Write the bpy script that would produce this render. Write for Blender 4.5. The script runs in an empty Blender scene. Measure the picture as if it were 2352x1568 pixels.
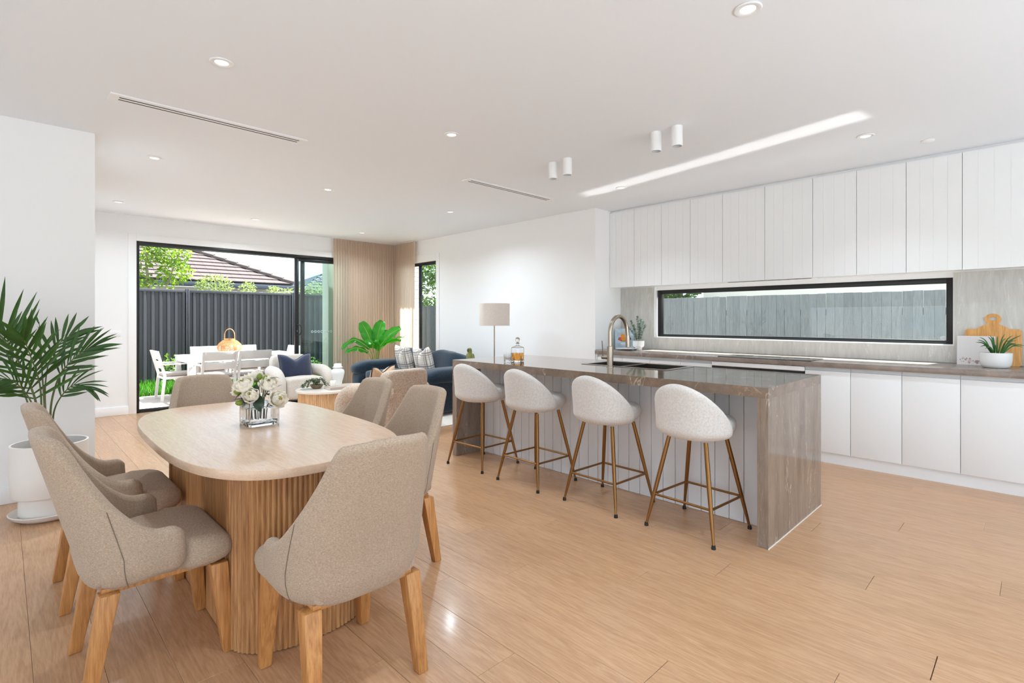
import bpy, bmesh, math, random
from mathutils import Vector, Matrix, noise

R = math.radians
PI = math.pi
scene = bpy.context.scene
COL = scene.collection
random.seed(7)

# ------------------------------------------------------------------ camera
cam_data = bpy.data.cameras.new('camera')
cam = bpy.data.objects.new('camera', cam_data)
COL.objects.link(cam)
cam_data.sensor_width = 36.0
cam_data.lens = 36.0 * 1191.46 / 2352.0
cam_data.shift_y = -(784.0 - 733.04) / 2352.0
cam_data.clip_start = 0.05
cam_data.clip_end = 300.0
cam.location = (0.0, 0.0, 1.286)
cam.rotation_euler = (PI / 2, 0.0, -0.77688)
scene.camera = cam

# ------------------------------------------------------------------ exposure
scene.view_settings.view_transform = 'Standard'
scene.view_settings.look = 'None'
scene.view_settings.exposure = 0.27
scene.view_settings.gamma = 1.0
scene.view_settings.use_curve_mapping = False
scene.cycles.use_denoising = True
scene.cycles.max_bounces = 12
scene.cycles.diffuse_bounces = 6
scene.cycles.glossy_bounces = 5
scene.cycles.transmission_bounces = 10
scene.cycles.transparent_max_bounces = 16
scene.cycles.sample_clamp_indirect = 12.0
scene.cycles.blur_glossy = 0.3
scene.cycles.caustics_reflective = True
scene.cycles.caustics_refractive = False

# ------------------------------------------------------------------ sky
world = bpy.data.worlds.new('World')
scene.world = world
world.use_nodes = True
wn = world.node_tree.nodes
wl = world.node_tree.links
wn.clear()
w_out = wn.new('ShaderNodeOutputWorld')
w_bg = wn.new('ShaderNodeBackground')
w_tc = wn.new('ShaderNodeTexCoord')
w_sep = wn.new('ShaderNodeSeparateXYZ')
w_ramp = wn.new('ShaderNodeValToRGB')
w_map = wn.new('ShaderNodeMapping')
w_map.inputs['Scale'].default_value = (2.2, 2.2, 9.0)
w_noise = wn.new('ShaderNodeTexNoise')
w_noise.inputs['Scale'].default_value = 1.6
w_noise.inputs['Detail'].default_value = 6.0
w_nr = wn.new('ShaderNodeValToRGB')
w_mix = wn.new('ShaderNodeMixRGB')
w_ramp.color_ramp.elements[0].position = 0.0
w_ramp.color_ramp.elements[0].color = (0.66, 0.84, 0.98, 1)
w_ramp.color_ramp.elements[1].position = 0.75
w_ramp.color_ramp.elements[1].color = (0.36, 0.62, 0.98, 1)
w_nr.color_ramp.elements[0].position = 0.42
w_nr.color_ramp.elements[1].position = 0.66
w_mix.inputs['Color2'].default_value = (1.0, 1.0, 1.0, 1)
wl.new(w_tc.outputs['Generated'], w_sep.inputs[0])
wl.new(w_sep.outputs['Z'], w_ramp.inputs[0])
wl.new(w_tc.outputs['Generated'], w_map.inputs[0])
wl.new(w_map.outputs[0], w_noise.inputs['Vector'])
wl.new(w_noise.outputs['Fac'], w_nr.inputs[0])
wl.new(w_nr.outputs[0], w_mix.inputs['Fac'])
wl.new(w_ramp.outputs[0], w_mix.inputs['Color1'])
wl.new(w_mix.outputs[0], w_bg.inputs['Color'])
w_bg.inputs['Strength'].default_value = 2.3
wl.new(w_bg.outputs[0], w_out.inputs['Surface'])

# ------------------------------------------------------------------ sun
SUN_E = 24.0
sd = bpy.data.lights.new('sun', 'SUN')
sd.energy = SUN_E
sd.angle = R(0.6)
sd.color = (0.95, 0.98, 1.0)
so = bpy.data.objects.new('sun', sd)
COL.objects.link(so)
so.location = (12, 2, 14)
to_sun = Vector((0.66, -0.12, 1.0)).normalized()
so.rotation_euler = to_sun.to_track_quat('Z', 'Y').to_euler()

# ------------------------------------------------------------------ added area lamps: fill behind the camera, beam on the bench
def area(name, loc, direction, sx, sy, power, color=(1, 1, 1), spread=PI):
    d = bpy.data.lights.new(name, 'AREA')
    d.shape = 'RECTANGLE'
    d.size = sx
    d.size_y = sy
    d.energy = power
    d.color = color
    d.spread = spread
    o = bpy.data.objects.new(name, d)
    COL.objects.link(o)
    o.location = loc
    o.rotation_euler = (-Vector(direction)).to_track_quat('Z', 'Y').to_euler()
    return o
# added up-facing fill lamps near the floor, out of view, to brighten the ceiling
area('fill_lamp_rear', (1.2, -3.1, 0.4), (0, 0.30, 1), 7.4, 0.9, 140, (0.62, 0.82, 1.0), R(150))
area('fill_lamp_side', (-3.1, 0.8, 0.4), (0.30, 0.0, 1), 6.8, 0.9, 45, (0.62, 0.82, 1.0), R(150))
# added narrow-beam lamp on the rear bench, imitating sun reflected onto the ceiling
gl_ = area('bench_beam_standin', (5.61, 2.07, 0.925), (-0.66, 0.12, 1.0), 2.9, 0.28, 1.2, (1.0, 0.98, 0.94), R(2.5))
DOWNLIGHT_W = 5.0
LOUNGE_W = 20.0

# ------------------------------------------------------------------ helpers: colour and materials
def lin(c):
    c = c / 255.0
    return c / 12.92 if c <= 0.04045 else ((c + 0.055) / 1.055) ** 2.4
def S(r, g, b):
    return (lin(r), lin(g), lin(b), 1.0)
def scl(c, k):
    return (min(c[0] * k, 1), min(c[1] * k, 1), min(c[2] * k, 1), 1.0)

def base_mat(name):
    m = bpy.data.materials.new(name)
    m.use_nodes = True
    nt = m.node_tree
    b = nt.nodes['Principled BSDF']
    return m, nt, b

def mat(name, col, rough=0.5, metal=0.0, spec=0.5, var=None, bump=None, sheen=0.0, coat=0.0, coat_rough=0.05, stretch=(1, 1, 1), rand=0.0):
    """var = (scale, amount); bump = (scale, strength)"""
    m, nt, b = base_mat(name)
    N, L = nt.nodes, nt.links
    b.inputs['Base Color'].default_value = col
    b.inputs['Roughness'].default_value = rough
    b.inputs['Metallic'].default_value = metal
    b.inputs['Specular IOR Level'].default_value = spec
    b.inputs['Sheen Weight'].default_value = sheen
    b.inputs['Coat Weight'].default_value = coat
    b.inputs['Coat Roughness'].default_value = coat_rough
    tc = None
    if var or bump or rand:
        tc = N.new('ShaderNodeTexCoord')
        mp = N.new('ShaderNodeMapping')
        mp.inputs['Scale'].default_value = stretch
        L.new(tc.outputs['Object'], mp.inputs[0])
    last = None
    if var:
        n = N.new('ShaderNodeTexNoise')
        n.inputs['Scale'].default_value = var[0]
        n.inputs['Detail'].default_value = 4.0
        L.new(mp.outputs[0], n.inputs['Vector'])
        r = N.new('ShaderNodeValToRGB')
        r.color_ramp.elements[0].position = 0.3
        r.color_ramp.elements[1].position = 0.7
        r.color_ramp.elements[0].color = scl(col, 1 - var[1])
        r.color_ramp.elements[1].color = scl(col, 1 + var[1])
        L.new(n.outputs['Fac'], r.inputs[0])
        last = r.outputs[0]
    if rand:
        oi = N.new('ShaderNodeObjectInfo')
        mr = N.new('ShaderNodeMapRange')
        mr.inputs['To Min'].default_value = 1 - rand
        mr.inputs['To Max'].default_value = 1 + rand
        L.new(oi.outputs['Random'], mr.inputs['Value'])
        mx = N.new('ShaderNodeMixRGB')
        mx.blend_type = 'MULTIPLY'
        mx.inputs['Fac'].default_value = 1
        if last:
            L.new(last, mx.inputs['Color1'])
        else:
            mx.inputs['Color1'].default_value = col
        L.new(mr.outputs[0], mx.inputs['Color2'])
        last = mx.outputs[0]
    if last:
        L.new(last, b.inputs['Base Color'])
    if bump:
        n2 = N.new('ShaderNodeTexNoise')
        n2.inputs['Scale'].default_value = bump[0]
        n2.inputs['Detail'].default_value = 3.0
        L.new(mp.outputs[0], n2.inputs['Vector'])
        bp = N.new('ShaderNodeBump')
        bp.inputs['Strength'].default_value = bump[1]
        bp.inputs['Distance'].default_value = 0.005
        L.new(n2.outputs['Fac'], bp.inputs['Height'])
        L.new(bp.outputs[0], b.inputs['Normal'])
    return m

def wood(name, dark, light, axis='Y', scale=1.0, rough=0.4, rand=0.10, coat=0.0, ring=0.5):
    m, nt, b = base_mat(name)
    N, L = nt.nodes, nt.links
    tc = N.new('ShaderNodeTexCoord')
    oi = N.new('ShaderNodeObjectInfo')
    vm = N.new('ShaderNodeVectorMath'); vm.operation = 'SCALE'
    vm.inputs[0].default_value = (13.1, 7.7, 5.3)
    L.new(oi.outputs['Random'], vm.inputs['Scale'])
    va = N.new('ShaderNodeVectorMath'); va.operation = 'ADD'
    L.new(tc.outputs['Object'], va.inputs[0]); L.new(vm.outputs[0], va.inputs[1])
    st = {'X': (0.7, 9, 9), 'Y': (9, 0.7, 9), 'Z': (9, 9, 0.7)}[axis]
    mp = N.new('ShaderNodeMapping')
    mp.inputs['Scale'].default_value = tuple(s * scale for s in st)
    L.new(va.outputs[0], mp.inputs[0])
    n1 = N.new('ShaderNodeTexNoise')
    n1.inputs['Scale'].default_value = 1.0; n1.inputs['Detail'].default_value = 5; n1.inputs['Distortion'].default_value = 1.2
    L.new(mp.outputs[0], n1.inputs['Vector'])
    # cathedral bands from the slow noise, fine pores from a fast one
    mu = N.new('ShaderNodeMath'); mu.operation = 'MULTIPLY'; mu.inputs[1].default_value = 9.0
    L.new(n1.outputs['Fac'], mu.inputs[0])
    fr = N.new('ShaderNodeMath'); fr.operation = 'PINGPONG'; fr.inputs[1].default_value = 1.0
    L.new(mu.outputs[0], fr.inputs[0])
    mp2 = N.new('ShaderNodeMapping')
    mp2.inputs['Scale'].default_value = tuple(s * scale * 9 for s in st)
    L.new(va.outputs[0], mp2.inputs[0])
    n2 = N.new('ShaderNodeTexNoise'); n2.inputs['Scale'].default_value = 1.0; n2.inputs['Detail'].default_value = 3
    L.new(mp2.outputs[0], n2.inputs['Vector'])
    ad = N.new('ShaderNodeMath'); ad.operation = 'MULTIPLY_ADD'; ad.inputs[1].default_value = ring
    L.new(fr.outputs[0], ad.inputs[0]); L.new(n2.outputs['Fac'], ad.inputs[2])
    cr = N.new('ShaderNodeValToRGB')
    cr.color_ramp.elements[0].position = 0.30; cr.color_ramp.elements[0].color = dark
    cr.color_ramp.elements[1].position = 0.30 + 0.45 + ring * 0.5; cr.color_ramp.elements[1].color = light
    L.new(ad.outputs[0], cr.inputs[0])
    mr = N.new('ShaderNodeMapRange')
    mr.inputs['To Min'].default_value = 1 - rand; mr.inputs['To Max'].default_value = 1 + rand
    L.new(oi.outputs['Random'], mr.inputs['Value'])
    mx = N.new('ShaderNodeMixRGB'); mx.blend_type = 'MULTIPLY'; mx.inputs['Fac'].default_value = 1
    L.new(cr.outputs[0], mx.inputs['Color1']); L.new(mr.outputs[0], mx.inputs['Color2'])
    L.new(mx.outputs[0], b.inputs['Base Color'])
    b.inputs['Roughness'].default_value = rough
    b.inputs['Coat Weight'].default_value = coat
    b.inputs['Coat Roughness'].default_value = 0.12
    bp = N.new('ShaderNodeBump'); bp.inputs['Strength'].default_value = 0.12; bp.inputs['Distance'].default_value = 0.002
    L.new(n2.outputs['Fac'], bp.inputs['Height']); L.new(bp.outputs[0], b.inputs['Normal'])
    return m

def stone(name, dark, light, vein, streak=(1, 1, 1), rough=0.06, vscale=2.4):
    m, nt, b = base_mat(name)
    N, L = nt.nodes, nt.links
    tc = N.new('ShaderNodeTexCoord'); mp = N.new('ShaderNodeMapping')
    mp.inputs['Scale'].default_value = streak
    L.new(tc.outputs['Object'], mp.inputs[0])
    n = N.new('ShaderNodeTexNoise'); n.inputs['Scale'].default_value = 7; n.inputs['Detail'].default_value = 9; n.inputs['Roughness'].default_value = 0.7
    L.new(mp.outputs[0], n.inputs['Vector'])
    cr = N.new('ShaderNodeValToRGB')
    cr.color_ramp.elements[0].position = 0.32; cr.color_ramp.elements[0].color = dark
    cr.color_ramp.elements[1].position = 0.70; cr.color_ramp.elements[1].color = light
    L.new(n.outputs['Fac'], cr.inputs[0])
    last = cr.outputs[0]
    for k, (sc, wdt, amt) in enumerate(((vscale, 0.010, 0.75), (vscale * 3.1, 0.014, 0.35))):
        v = N.new('ShaderNodeTexNoise'); v.inputs['Scale'].default_value = sc; v.inputs['Detail'].default_value = 5
        v.inputs['Distortion'].default_value = 1.6
        mpv = N.new('ShaderNodeMapping'); mpv.inputs['Location'].default_value = (3.7 * k, 1.3, 8.1 * k); mpv.inputs['Scale'].default_value = streak
        L.new(tc.outputs['Object'], mpv.inputs[0]); L.new(mpv.outputs[0], v.inputs['Vector'])
        s = N.new('ShaderNodeMath'); s.operation = 'SUBTRACT'; s.inputs[1].default_value = 0.5
        L.new(v.outputs['Fac'], s.inputs[0])
        a = N.new('ShaderNodeMath'); a.operation = 'ABSOLUTE'; L.new(s.outputs[0], a.inputs[0])
        mr = N.new('ShaderNodeMapRange'); mr.inputs['From Min'].default_value = 0.0; mr.inputs['From Max'].default_value = wdt
        mr.inputs['To Min'].default_value = amt; mr.inputs['To Max'].default_value = 0.0
        L.new(a.outputs[0], mr.inputs['Value'])
        br = N.new('ShaderNodeTexNoise'); br.inputs['Scale'].default_value = 4.0
        L.new(mpv.outputs[0], br.inputs['Vector'])
        bm_ = N.new('ShaderNodeMapRange'); bm_.inputs['From Min'].default_value = 0.48; bm_.inputs['From Max'].default_value = 0.62
        L.new(br.outputs['Fac'], bm_.inputs['Value'])
        mm = N.new('ShaderNodeMath'); mm.operation = 'MULTIPLY'; L.new(mr.outputs[0], mm.inputs[0]); L.new(bm_.outputs[0], mm.inputs[1])
        mx = N.new('ShaderNodeMixRGB'); mx.inputs['Color2'].default_value = vein
        L.new(mm.outputs[0], mx.inputs['Fac']); L.new(last, mx.inputs['Color1'])
        last = mx.outputs[0]
    L.new(last, b.inputs['Base Color'])
    b.inputs['Roughness'].default_value = rough
    b.inputs['Specular IOR Level'].default_value = 0.6
    return m

def thin_glass(name, tint=(0.92, 0.97, 0.95, 1), refl=1.0):
    m = bpy.data.materials.new(name); m.use_nodes = True
    nt = m.node_tree; N, L = nt.nodes, nt.links; N.clear()
    o = N.new('ShaderNodeOutputMaterial'); t = N.new('ShaderNodeBsdfTransparent'); g = N.new('ShaderNodeBsdfGlossy')
    lw = N.new('ShaderNodeLayerWeight'); lw.inputs['Blend'].default_value = 0.5
    pw = N.new('ShaderNodeMath'); pw.operation = 'POWER'; pw.inputs[1].default_value = 4.0
    L.new(lw.outputs['Facing'], pw.inputs[0])
    mu = N.new('ShaderNodeMath'); mu.operation = 'MULTIPLY_ADD'; mu.inputs[1].default_value = 0.9 * refl; mu.inputs[2].default_value = 0.045 * refl
    L.new(pw.outputs[0], mu.inputs[0])
    mx = N.new('ShaderNodeMixShader')
    t.inputs['Color'].default_value = tint; g.inputs['Roughness'].default_value = 0.0
    L.new(mu.outputs[0], mx.inputs['Fac'])
    L.new(t.outputs[0], mx.inputs[1]); L.new(g.outputs[0], mx.inputs[2]); L.new(mx.outputs[0], o.inputs['Surface'])
    return m

def solid_glass(name, col=(1, 1, 1, 1), ior=1.5):
    m, nt, b = base_mat(name)
    b.inputs['Base Color'].default_value = col
    b.inputs['Roughness'].default_value = 0.0
    b.inputs['Transmission Weight'].default_value = 1.0
    b.inputs['IOR'].default_value = ior
    return m

def leafy(name, col, trans=0.4, rough=0.35, var=0.25, scale=9, tcol=None, rand=0.15):
    m = bpy.data.materials.new(name); m.use_nodes = True
    nt = m.node_tree; N, L = nt.nodes, nt.links
    b = N['Principled BSDF']; o = N['Material Output']
    tc = N.new('ShaderNodeTexCoord'); n = N.new('ShaderNodeTexNoise'); n.inputs['Scale'].default_value = scale
    L.new(tc.outputs['Object'], n.inputs['Vector'])
    r = N.new('ShaderNodeValToRGB')
    r.color_ramp.elements[0].position = 0.3; r.color_ramp.elements[1].position = 0.7
    r.color_ramp.elements[0].color = scl(col, 1 - var); r.color_ramp.elements[1].color = scl(col, 1 + var)
    L.new(n.outputs['Fac'], r.inputs[0])
    oi = N.new('ShaderNodeObjectInfo'); mr = N.new('ShaderNodeMapRange')
    mr.inputs['To Min'].default_value = 1 - rand; mr.inputs['To Max'].default_value = 1 + rand
    L.new(oi.outputs['Random'], mr.inputs['Value'])
    mm = N.new('ShaderNodeMixRGB'); mm.blend_type = 'MULTIPLY'; mm.inputs['Fac'].default_value = 1
    L.new(r.outputs[0], mm.inputs['Color1']); L.new(mr.outputs[0], mm.inputs['Color2'])
    L.new(mm.outputs[0], b.inputs['Base Color'])
    b.inputs['Roughness'].default_value = rough
    t = N.new('ShaderNodeBsdfTranslucent')
    if tcol:
        t.inputs['Color'].default_value = tcol
    else:
        L.new(mm.outputs[0], t.inputs['Color'])
    mx = N.new('ShaderNodeMixShader'); mx.inputs['Fac'].default_value = trans
    L.new(b.outputs[0], mx.inputs[1]); L.new(t.outputs[0], mx.inputs[2]); L.new(mx.outputs[0], o.inputs['Surface'])
    return m

def emit(name, col, strength):
    m = bpy.data.materials.new(name); m.use_nodes = True
    nt = m.node_tree; N, L = nt.nodes, nt.links; N.clear()
    o = N.new('ShaderNodeOutputMaterial'); e = N.new('ShaderNodeEmission')
    e.inputs['Color'].default_value = col; e.inputs['Strength'].default_value = strength
    L.new(e.outputs[0], o.inputs['Surface'])
    return m

# ------------------------------------------------------------------ helpers: geometry
class G:
    """collects vertices and faces; build() links them as ONE mesh object"""
    def __init__(self):
        self.v = []; self.f = []
    def add(self, vs, fs):
        o = len(self.v)
        self.v += [tuple(p) for p in vs]
        self.f += [tuple(i + o for i in f) for f in fs]
        return self
    def box(self, x0, x1, y0, y1, z0, z1, M=None):
        vs = [(x0, y0, z0), (x1, y0, z0), (x1, y1, z0), (x0, y1, z0), (x0, y0, z1), (x1, y0, z1), (x1, y1, z1), (x0, y1, z1)]
        if M is not None:
            vs = [M @ Vector(p) for p in vs]
        return self.add(vs, [(0, 3, 2, 1), (4, 5, 6, 7), (0, 1, 5, 4), (1, 2, 6, 5), (2, 3, 7, 6), (3, 0, 4, 7)])
    def quad(self, a, b, c, d):
        return self.add([a, b, c, d], [(0, 1, 2, 3)])
    def hexa(self, p):
        return self.add(p, [(0, 3, 2, 1), (4, 5, 6, 7), (0, 1, 5, 4), (1, 2, 6, 5), (2, 3, 7, 6), (3, 0, 4, 7)])
    def loft(self, rings, cap=True, close=False):
        n = len(rings[0]); vs = []; fs = []
        for r in rings: vs += list(r)
        m = len(rings)
        for i in range(m if close else m - 1):
            a = i * n; b = ((i + 1) % m) * n
            for k in range(n):
                fs.append((a + k, a + (k + 1) % n, b + (k + 1) % n, b + k))
        if cap and not close:
            fs.append(tuple(range(n - 1, -1, -1)))
            fs.append(tuple(range((m - 1) * n, m * n)))
        return self.add(vs, fs)
    def lathe(self, prof, seg=32, c=(0, 0, 0), sx=1.0, sy=1.0):
        """prof = [(r, z)...]; open profile is capped when r > 0 at its ends"""
        rings = []
        for r, z in prof:
            rings.append([(c[0] + r * sx * math.cos(2 * PI * k / seg), c[1] + r * sy * math.sin(2 * PI * k / seg), c[2] + z) for k in range(seg)])
        return self.loft(rings, cap=True)
    def tube(self, pts, rad, seg=10, cap=True):
        pts = [Vector(p) for p in pts]
        n = len(pts)
        if not isinstance(rad, (list, tuple)): rad = [rad] * n
        rings = []; up = None
        for i, p in enumerate(pts):
            t = (pts[min(i + 1, n - 1)] - pts[max(i - 1, 0)]).normalized()
            if up is None:
                up = Vector((0, 0, 1)) if abs(t.z) < 0.9 else Vector((1, 0, 0))
            u = (up - t * up.dot(t)).normalized(); w = t.cross(u); up = u
            rings.append([p + (u * math.cos(2 * PI * k / seg) + w * math.sin(2 * PI * k / seg)) * rad[i] for k in range(seg)])
        return self.loft(rings, cap)
    def superbox(self, a, b, c, e=0.3, nu=28, nv=16, M=None, fn=None):
        """rounded-box superellipsoid with half sizes a, b, c"""
        def pw(x, p): return math.copysign(abs(x) ** p, x)
        vs = []; fs = []
        for i in range(nv + 1):
            ph = -PI / 2 + PI * i / nv
            for k in range(nu):
                th = 2 * PI * k / nu
                p = Vector((a * pw(math.cos(ph), e) * pw(math.cos(th), e), b * pw(math.cos(ph), e) * pw(math.sin(th), e), c * pw(math.sin(ph), e)))
                if fn: p = Vector(fn(p))
                if M is not None: p = M @ p
                vs.append(p)
        for i in range(nv):
            for k in range(nu):
                fs.append((i * nu + k, i * nu + (k + 1) % nu, (i + 1) * nu + (k + 1) % nu, (i + 1) * nu + k))
        return self.add(vs, fs)
    def prism(self, poly, z0, z1, M=None):
        """extrude an xy polygon"""
        n = len(poly)
        vs = [(x, y, z0) for x, y in poly] + [(x, y, z1) for x, y in poly]
        if M is not None: vs = [M @ Vector(p) for p in vs]
        fs = [tuple(range(n - 1, -1, -1)), tuple(range(n, 2 * n))]
        for k in range(n): fs.append((k, (k + 1) % n, n + (k + 1) % n, n + k))
        return self.add(vs, fs)
    def build(self, name, m, parent=None, smooth=False, bevel=0.0, seg=2, loc=None, rot=None, weld=False, sub=0, angle=40):
        me = bpy.data.meshes.new(name)
        me.from_pydata([tuple(p) for p in self.v], [], self.f)
        if bevel or weld or sub:
            bm = bmesh.new(); bm.from_mesh(me)
            if weld: bmesh.ops.remove_doubles(bm, verts=bm.verts, dist=1e-5)
            if bevel:
                es = [e for e in bm.edges if len(e.link_faces) == 2 and e.calc_face_angle(0) > R(30)]
                bmesh.ops.bevel(bm, geom=es, offset=bevel, segments=seg, affect='EDGES', profile=0.5, clamp_overlap=True)
            bmesh.ops.recalc_face_normals(bm, faces=bm.faces)
            bm.to_mesh(me); bm.free()
        me.materials.append(m)
        if smooth or bevel:
            me.shade_smooth()
            me.set_sharp_from_angle(angle=R(angle))
        me.update()
        o = bpy.data.objects.new(name, me)
        COL.objects.link(o)
        if parent is not None: o.parent = parent
        if loc is not None: o.location = loc
        if rot is not None: o.rotation_euler = rot
        if sub:
            md = o.modifiers.new('smooth', 'SUBSURF'); md.levels = sub; md.render_levels = sub
        return o

def thing(name, label, cat, loc=(0, 0, 0), rz=0.0, group=None):
    o = bpy.data.objects.new(name, None)
    COL.objects.link(o)
    o.empty_display_size = 0.1
    o.location = loc; o.rotation_euler = (0, 0, rz)
    o['label'] = label; o['category'] = cat
    if group: o['group'] = group
    return o
def tag(o, label, cat, group=None):
    o['label'] = label; o['category'] = cat
    if group: o['group'] = group
    return o
def struct(o):
    o['kind'] = 'structure'
    return o
def group_empty(name):
    o = bpy.data.objects.new(name, None); COL.objects.link(o); o['kind'] = 'structure'
    return o
KIDS = {}
def copy_tree(o, parent=None):
    c = o.copy(); COL.objects.link(c)
    if parent is not None: c.parent = parent
    for ch in list(o.children):
        copy_tree(ch, c)
    return c
def dup(src, loc, rz, label):
    c = copy_tree(src)
    c.location = loc; c.rotation_euler = (0, 0, rz); c['label'] = label
    return c

def smooth01(x):
    x = max(0.0, min(1.0, x)); return x * x * (3 - 2 * x)
def lerp(a, b, t): return a + (b - a) * t
def catmull(pts, n=8):
    P = [Vector(p) for p in pts]; out = []
    for i in range(len(P) - 1):
        p0 = P[max(i - 1, 0)]; p1 = P[i]; p2 = P[i + 1]; p3 = P[min(i + 2, len(P) - 1)]
        for k in range(n):
            t = k / n
            out.append(0.5 * ((2 * p1) + (p2 - p0) * t + (2 * p0 - 5 * p1 + 4 * p2 - p3) * t * t + (3 * p1 - p0 - 3 * p2 + p3) * t ** 3))
    out.append(P[-1]); return out
def rrect(hw, hh, r, n=4):
    """closed rounded rectangle outline around the origin"""
    r = min(r, hw, hh); pts = []
    for cx, cy, a0 in ((hw - r, hh - r, 0), (-hw + r, hh - r, 90), (-hw + r, -hh + r, 180), (hw - r, -hh + r, 270)):
        for k in range(n + 1):
            a = R(a0 + 90 * k / n); pts.append((cx + r * math.cos(a), cy + r * math.sin(a)))
    return pts
def rod(g, a, b, hw, hd=None, hw2=None, hd2=None):
    """square bar from a to b, optionally tapering"""
    a = Vector(a); b = Vector(b); hd = hd or hw; hw2 = hw2 or hw; hd2 = hd2 or hd
    g.hexa([a + Vector((-hw, -hd, 0)), a + Vector((hw, -hd, 0)), a + Vector((hw, hd, 0)), a + Vector((-hw, hd, 0)),
            b + Vector((-hw2, -hd2, 0)), b + Vector((hw2, -hd2, 0)), b + Vector((hw2, hd2, 0)), b + Vector((-hw2, hd2, 0))])

# ------------------------------------------------------------------ materials
M = {}
M['wall'] = mat('wall_paint', S(240, 240, 240), 0.55, spec=0.3, bump=(180, 0.02))
M['ceil'] = mat('ceiling_paint', S(238, 241, 245), 0.7, spec=0.2, bump=(160, 0.015))
M['trim'] = mat('trim_paint', S(243, 243, 243), 0.35, spec=0.4, bump=(90, 0.01))
M['plank'] = wood('oak_plank', S(176, 132, 95), S(201, 159, 121), 'Y', 2.2, rough=0.32, rand=0.06, coat=0.12, ring=0.32)
M['subfloor'] = mat('subfloor', S(150, 112, 80), 0.7, var=(3, 0.1))
M['oak'] = wood('table_oak', S(146, 95, 53), S(190, 140, 90), 'Z', 2.2, rough=0.42, rand=0.08, ring=0.5)
M['oak_top'] = wood('table_oak_top', S(198, 166, 140), S(212, 183, 158), 'Y', 3.0, rough=0.24, rand=0.04, ring=0.3)
M['leg_wood'] = wood('chair_leg_wood', S(160, 102, 50), S(200, 143, 84), 'Z', 2.0, rough=0.4, rand=0.07, ring=0.35)
M['cab'] = mat('cabinet_white', S(236, 236, 236), 0.4, spec=0.4, bump=(60, 0.008))
M['cab_in'] = mat('cabinet_mid_grey', S(150, 150, 150), 0.6, var=(5, 0.04))  # plain mid grey, used for the oven body
M['pull'] = mat('finger_pull_grey', S(204, 206, 208), 0.4, var=(6, 0.03))
M['vj'] = mat('island_board_white', S(226, 226, 228), 0.42, var=(8, 0.015), rand=0.012)
M['stone'] = stone('island_stone', S(114, 95, 80), S(146, 125, 108), S(204, 184, 162), rough=0.05)
M['stone_leg'] = stone('island_stone_end', S(120, 103, 89), S(155, 138, 123), S(212, 198, 182), streak=(1.6, 3.4, 0.35), rough=0.07, vscale=3.0)
M['bench'] = stone('bench_stone', S(120, 105, 95), S(150, 135, 124), S(204, 190, 176), rough=0.25, vscale=3.0)
M['splash'] = stone('splashback_stone', S(184, 182, 176), S(208, 206, 200), S(226, 224, 218), streak=(1, 3.0, 0.5), rough=0.28, vscale=2.0)
M['black'] = mat('black_aluminium', S(26, 25, 25), 0.35, spec=0.4, bump=(220, 0.03))
M['blackglass'] = mat('black_glass', S(10, 11, 13), 0.04, spec=0.6, var=(2, 0.1))
M['rubber'] = mat('black_rubber', S(22, 22, 22), 0.6, var=(30, 0.1))
M['glass'] = thin_glass('window_glass', (0.95, 0.97, 0.96, 1), 0.5)
M['glass_door'] = thin_glass('door_glass', (0.86, 0.93, 0.91, 1), 1.2)
M['steel'] = mat('brushed_steel', S(150, 145, 138), 0.28, metal=1.0, bump=(140, 0.02), stretch=(1, 1, 14))
M['nickel'] = mat('brushed_nickel', S(168, 156, 142), 0.24, metal=1.0, bump=(150, 0.02), stretch=(1, 1, 12))
M['sinksteel'] = mat('sink_steel', S(120, 112, 104), 0.3, metal=1.0, bump=(120, 0.02), stretch=(10, 1, 1))
M['gold'] = mat('brushed_brass', S(146, 104, 60), 0.33, metal=0.85, bump=(140, 0.02), stretch=(1, 1, 10))
M['whitemetal'] = mat('white_powdercoat', S(240, 240, 240), 0.4, spec=0.4, bump=(200, 0.02))
M['ceramic'] = mat('white_ceramic', S(238, 238, 236), 0.25, spec=0.5, var=(4, 0.015))
M['dark'] = mat('dark_void', S(20, 20, 20), 0.8, var=(3, 0.1))

# ------------------------------------------------------------------ floor of oak planks
g = G().box(-3.45, 6.1, -3.45, 8.70, -0.16, -0.0125)
floor = struct(g.build('floor', M['subfloor']))
PW, PL = 0.19, 1.9
pm = {}
def plank_mesh(L):
    key = round(L, 2)
    if key not in pm:
        gg = G().box(-PW / 2 + 0.0004, PW / 2 - 0.0004, -key / 2 + 0.0004, key / 2 - 0.0004, -0.0125, 0.0)
        o = gg.build('plank', M['plank'], bevel=0.0008, seg=1)
        pm[key] = o.data
        bpy.data.objects.remove(o)
    return pm[key]
rnd = random.Random(3)
x = -2.2 + PW / 2
i = 0
while x < 5.5:
    y = -0.75 - (0.0, 1.15, 0.45, 1.5, 0.8)[i % 5] - rnd.uniform(0, 0.25)
    while y < 8.68:
        L = PL
        y1 = min(y + L, 8.68)
        y0 = max(y, -0.75)
        L2 = round(y1 - y0, 2)
        if L2 > 0.12 and y1 > -0.7:
            o = bpy.data.objects.new('plank', plank_mesh(L2)); COL.objects.link(o); o.parent = floor
            o.location = (x, (y0 + y1) / 2, 0)
        y += L
    x += PW; i += 1

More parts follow.
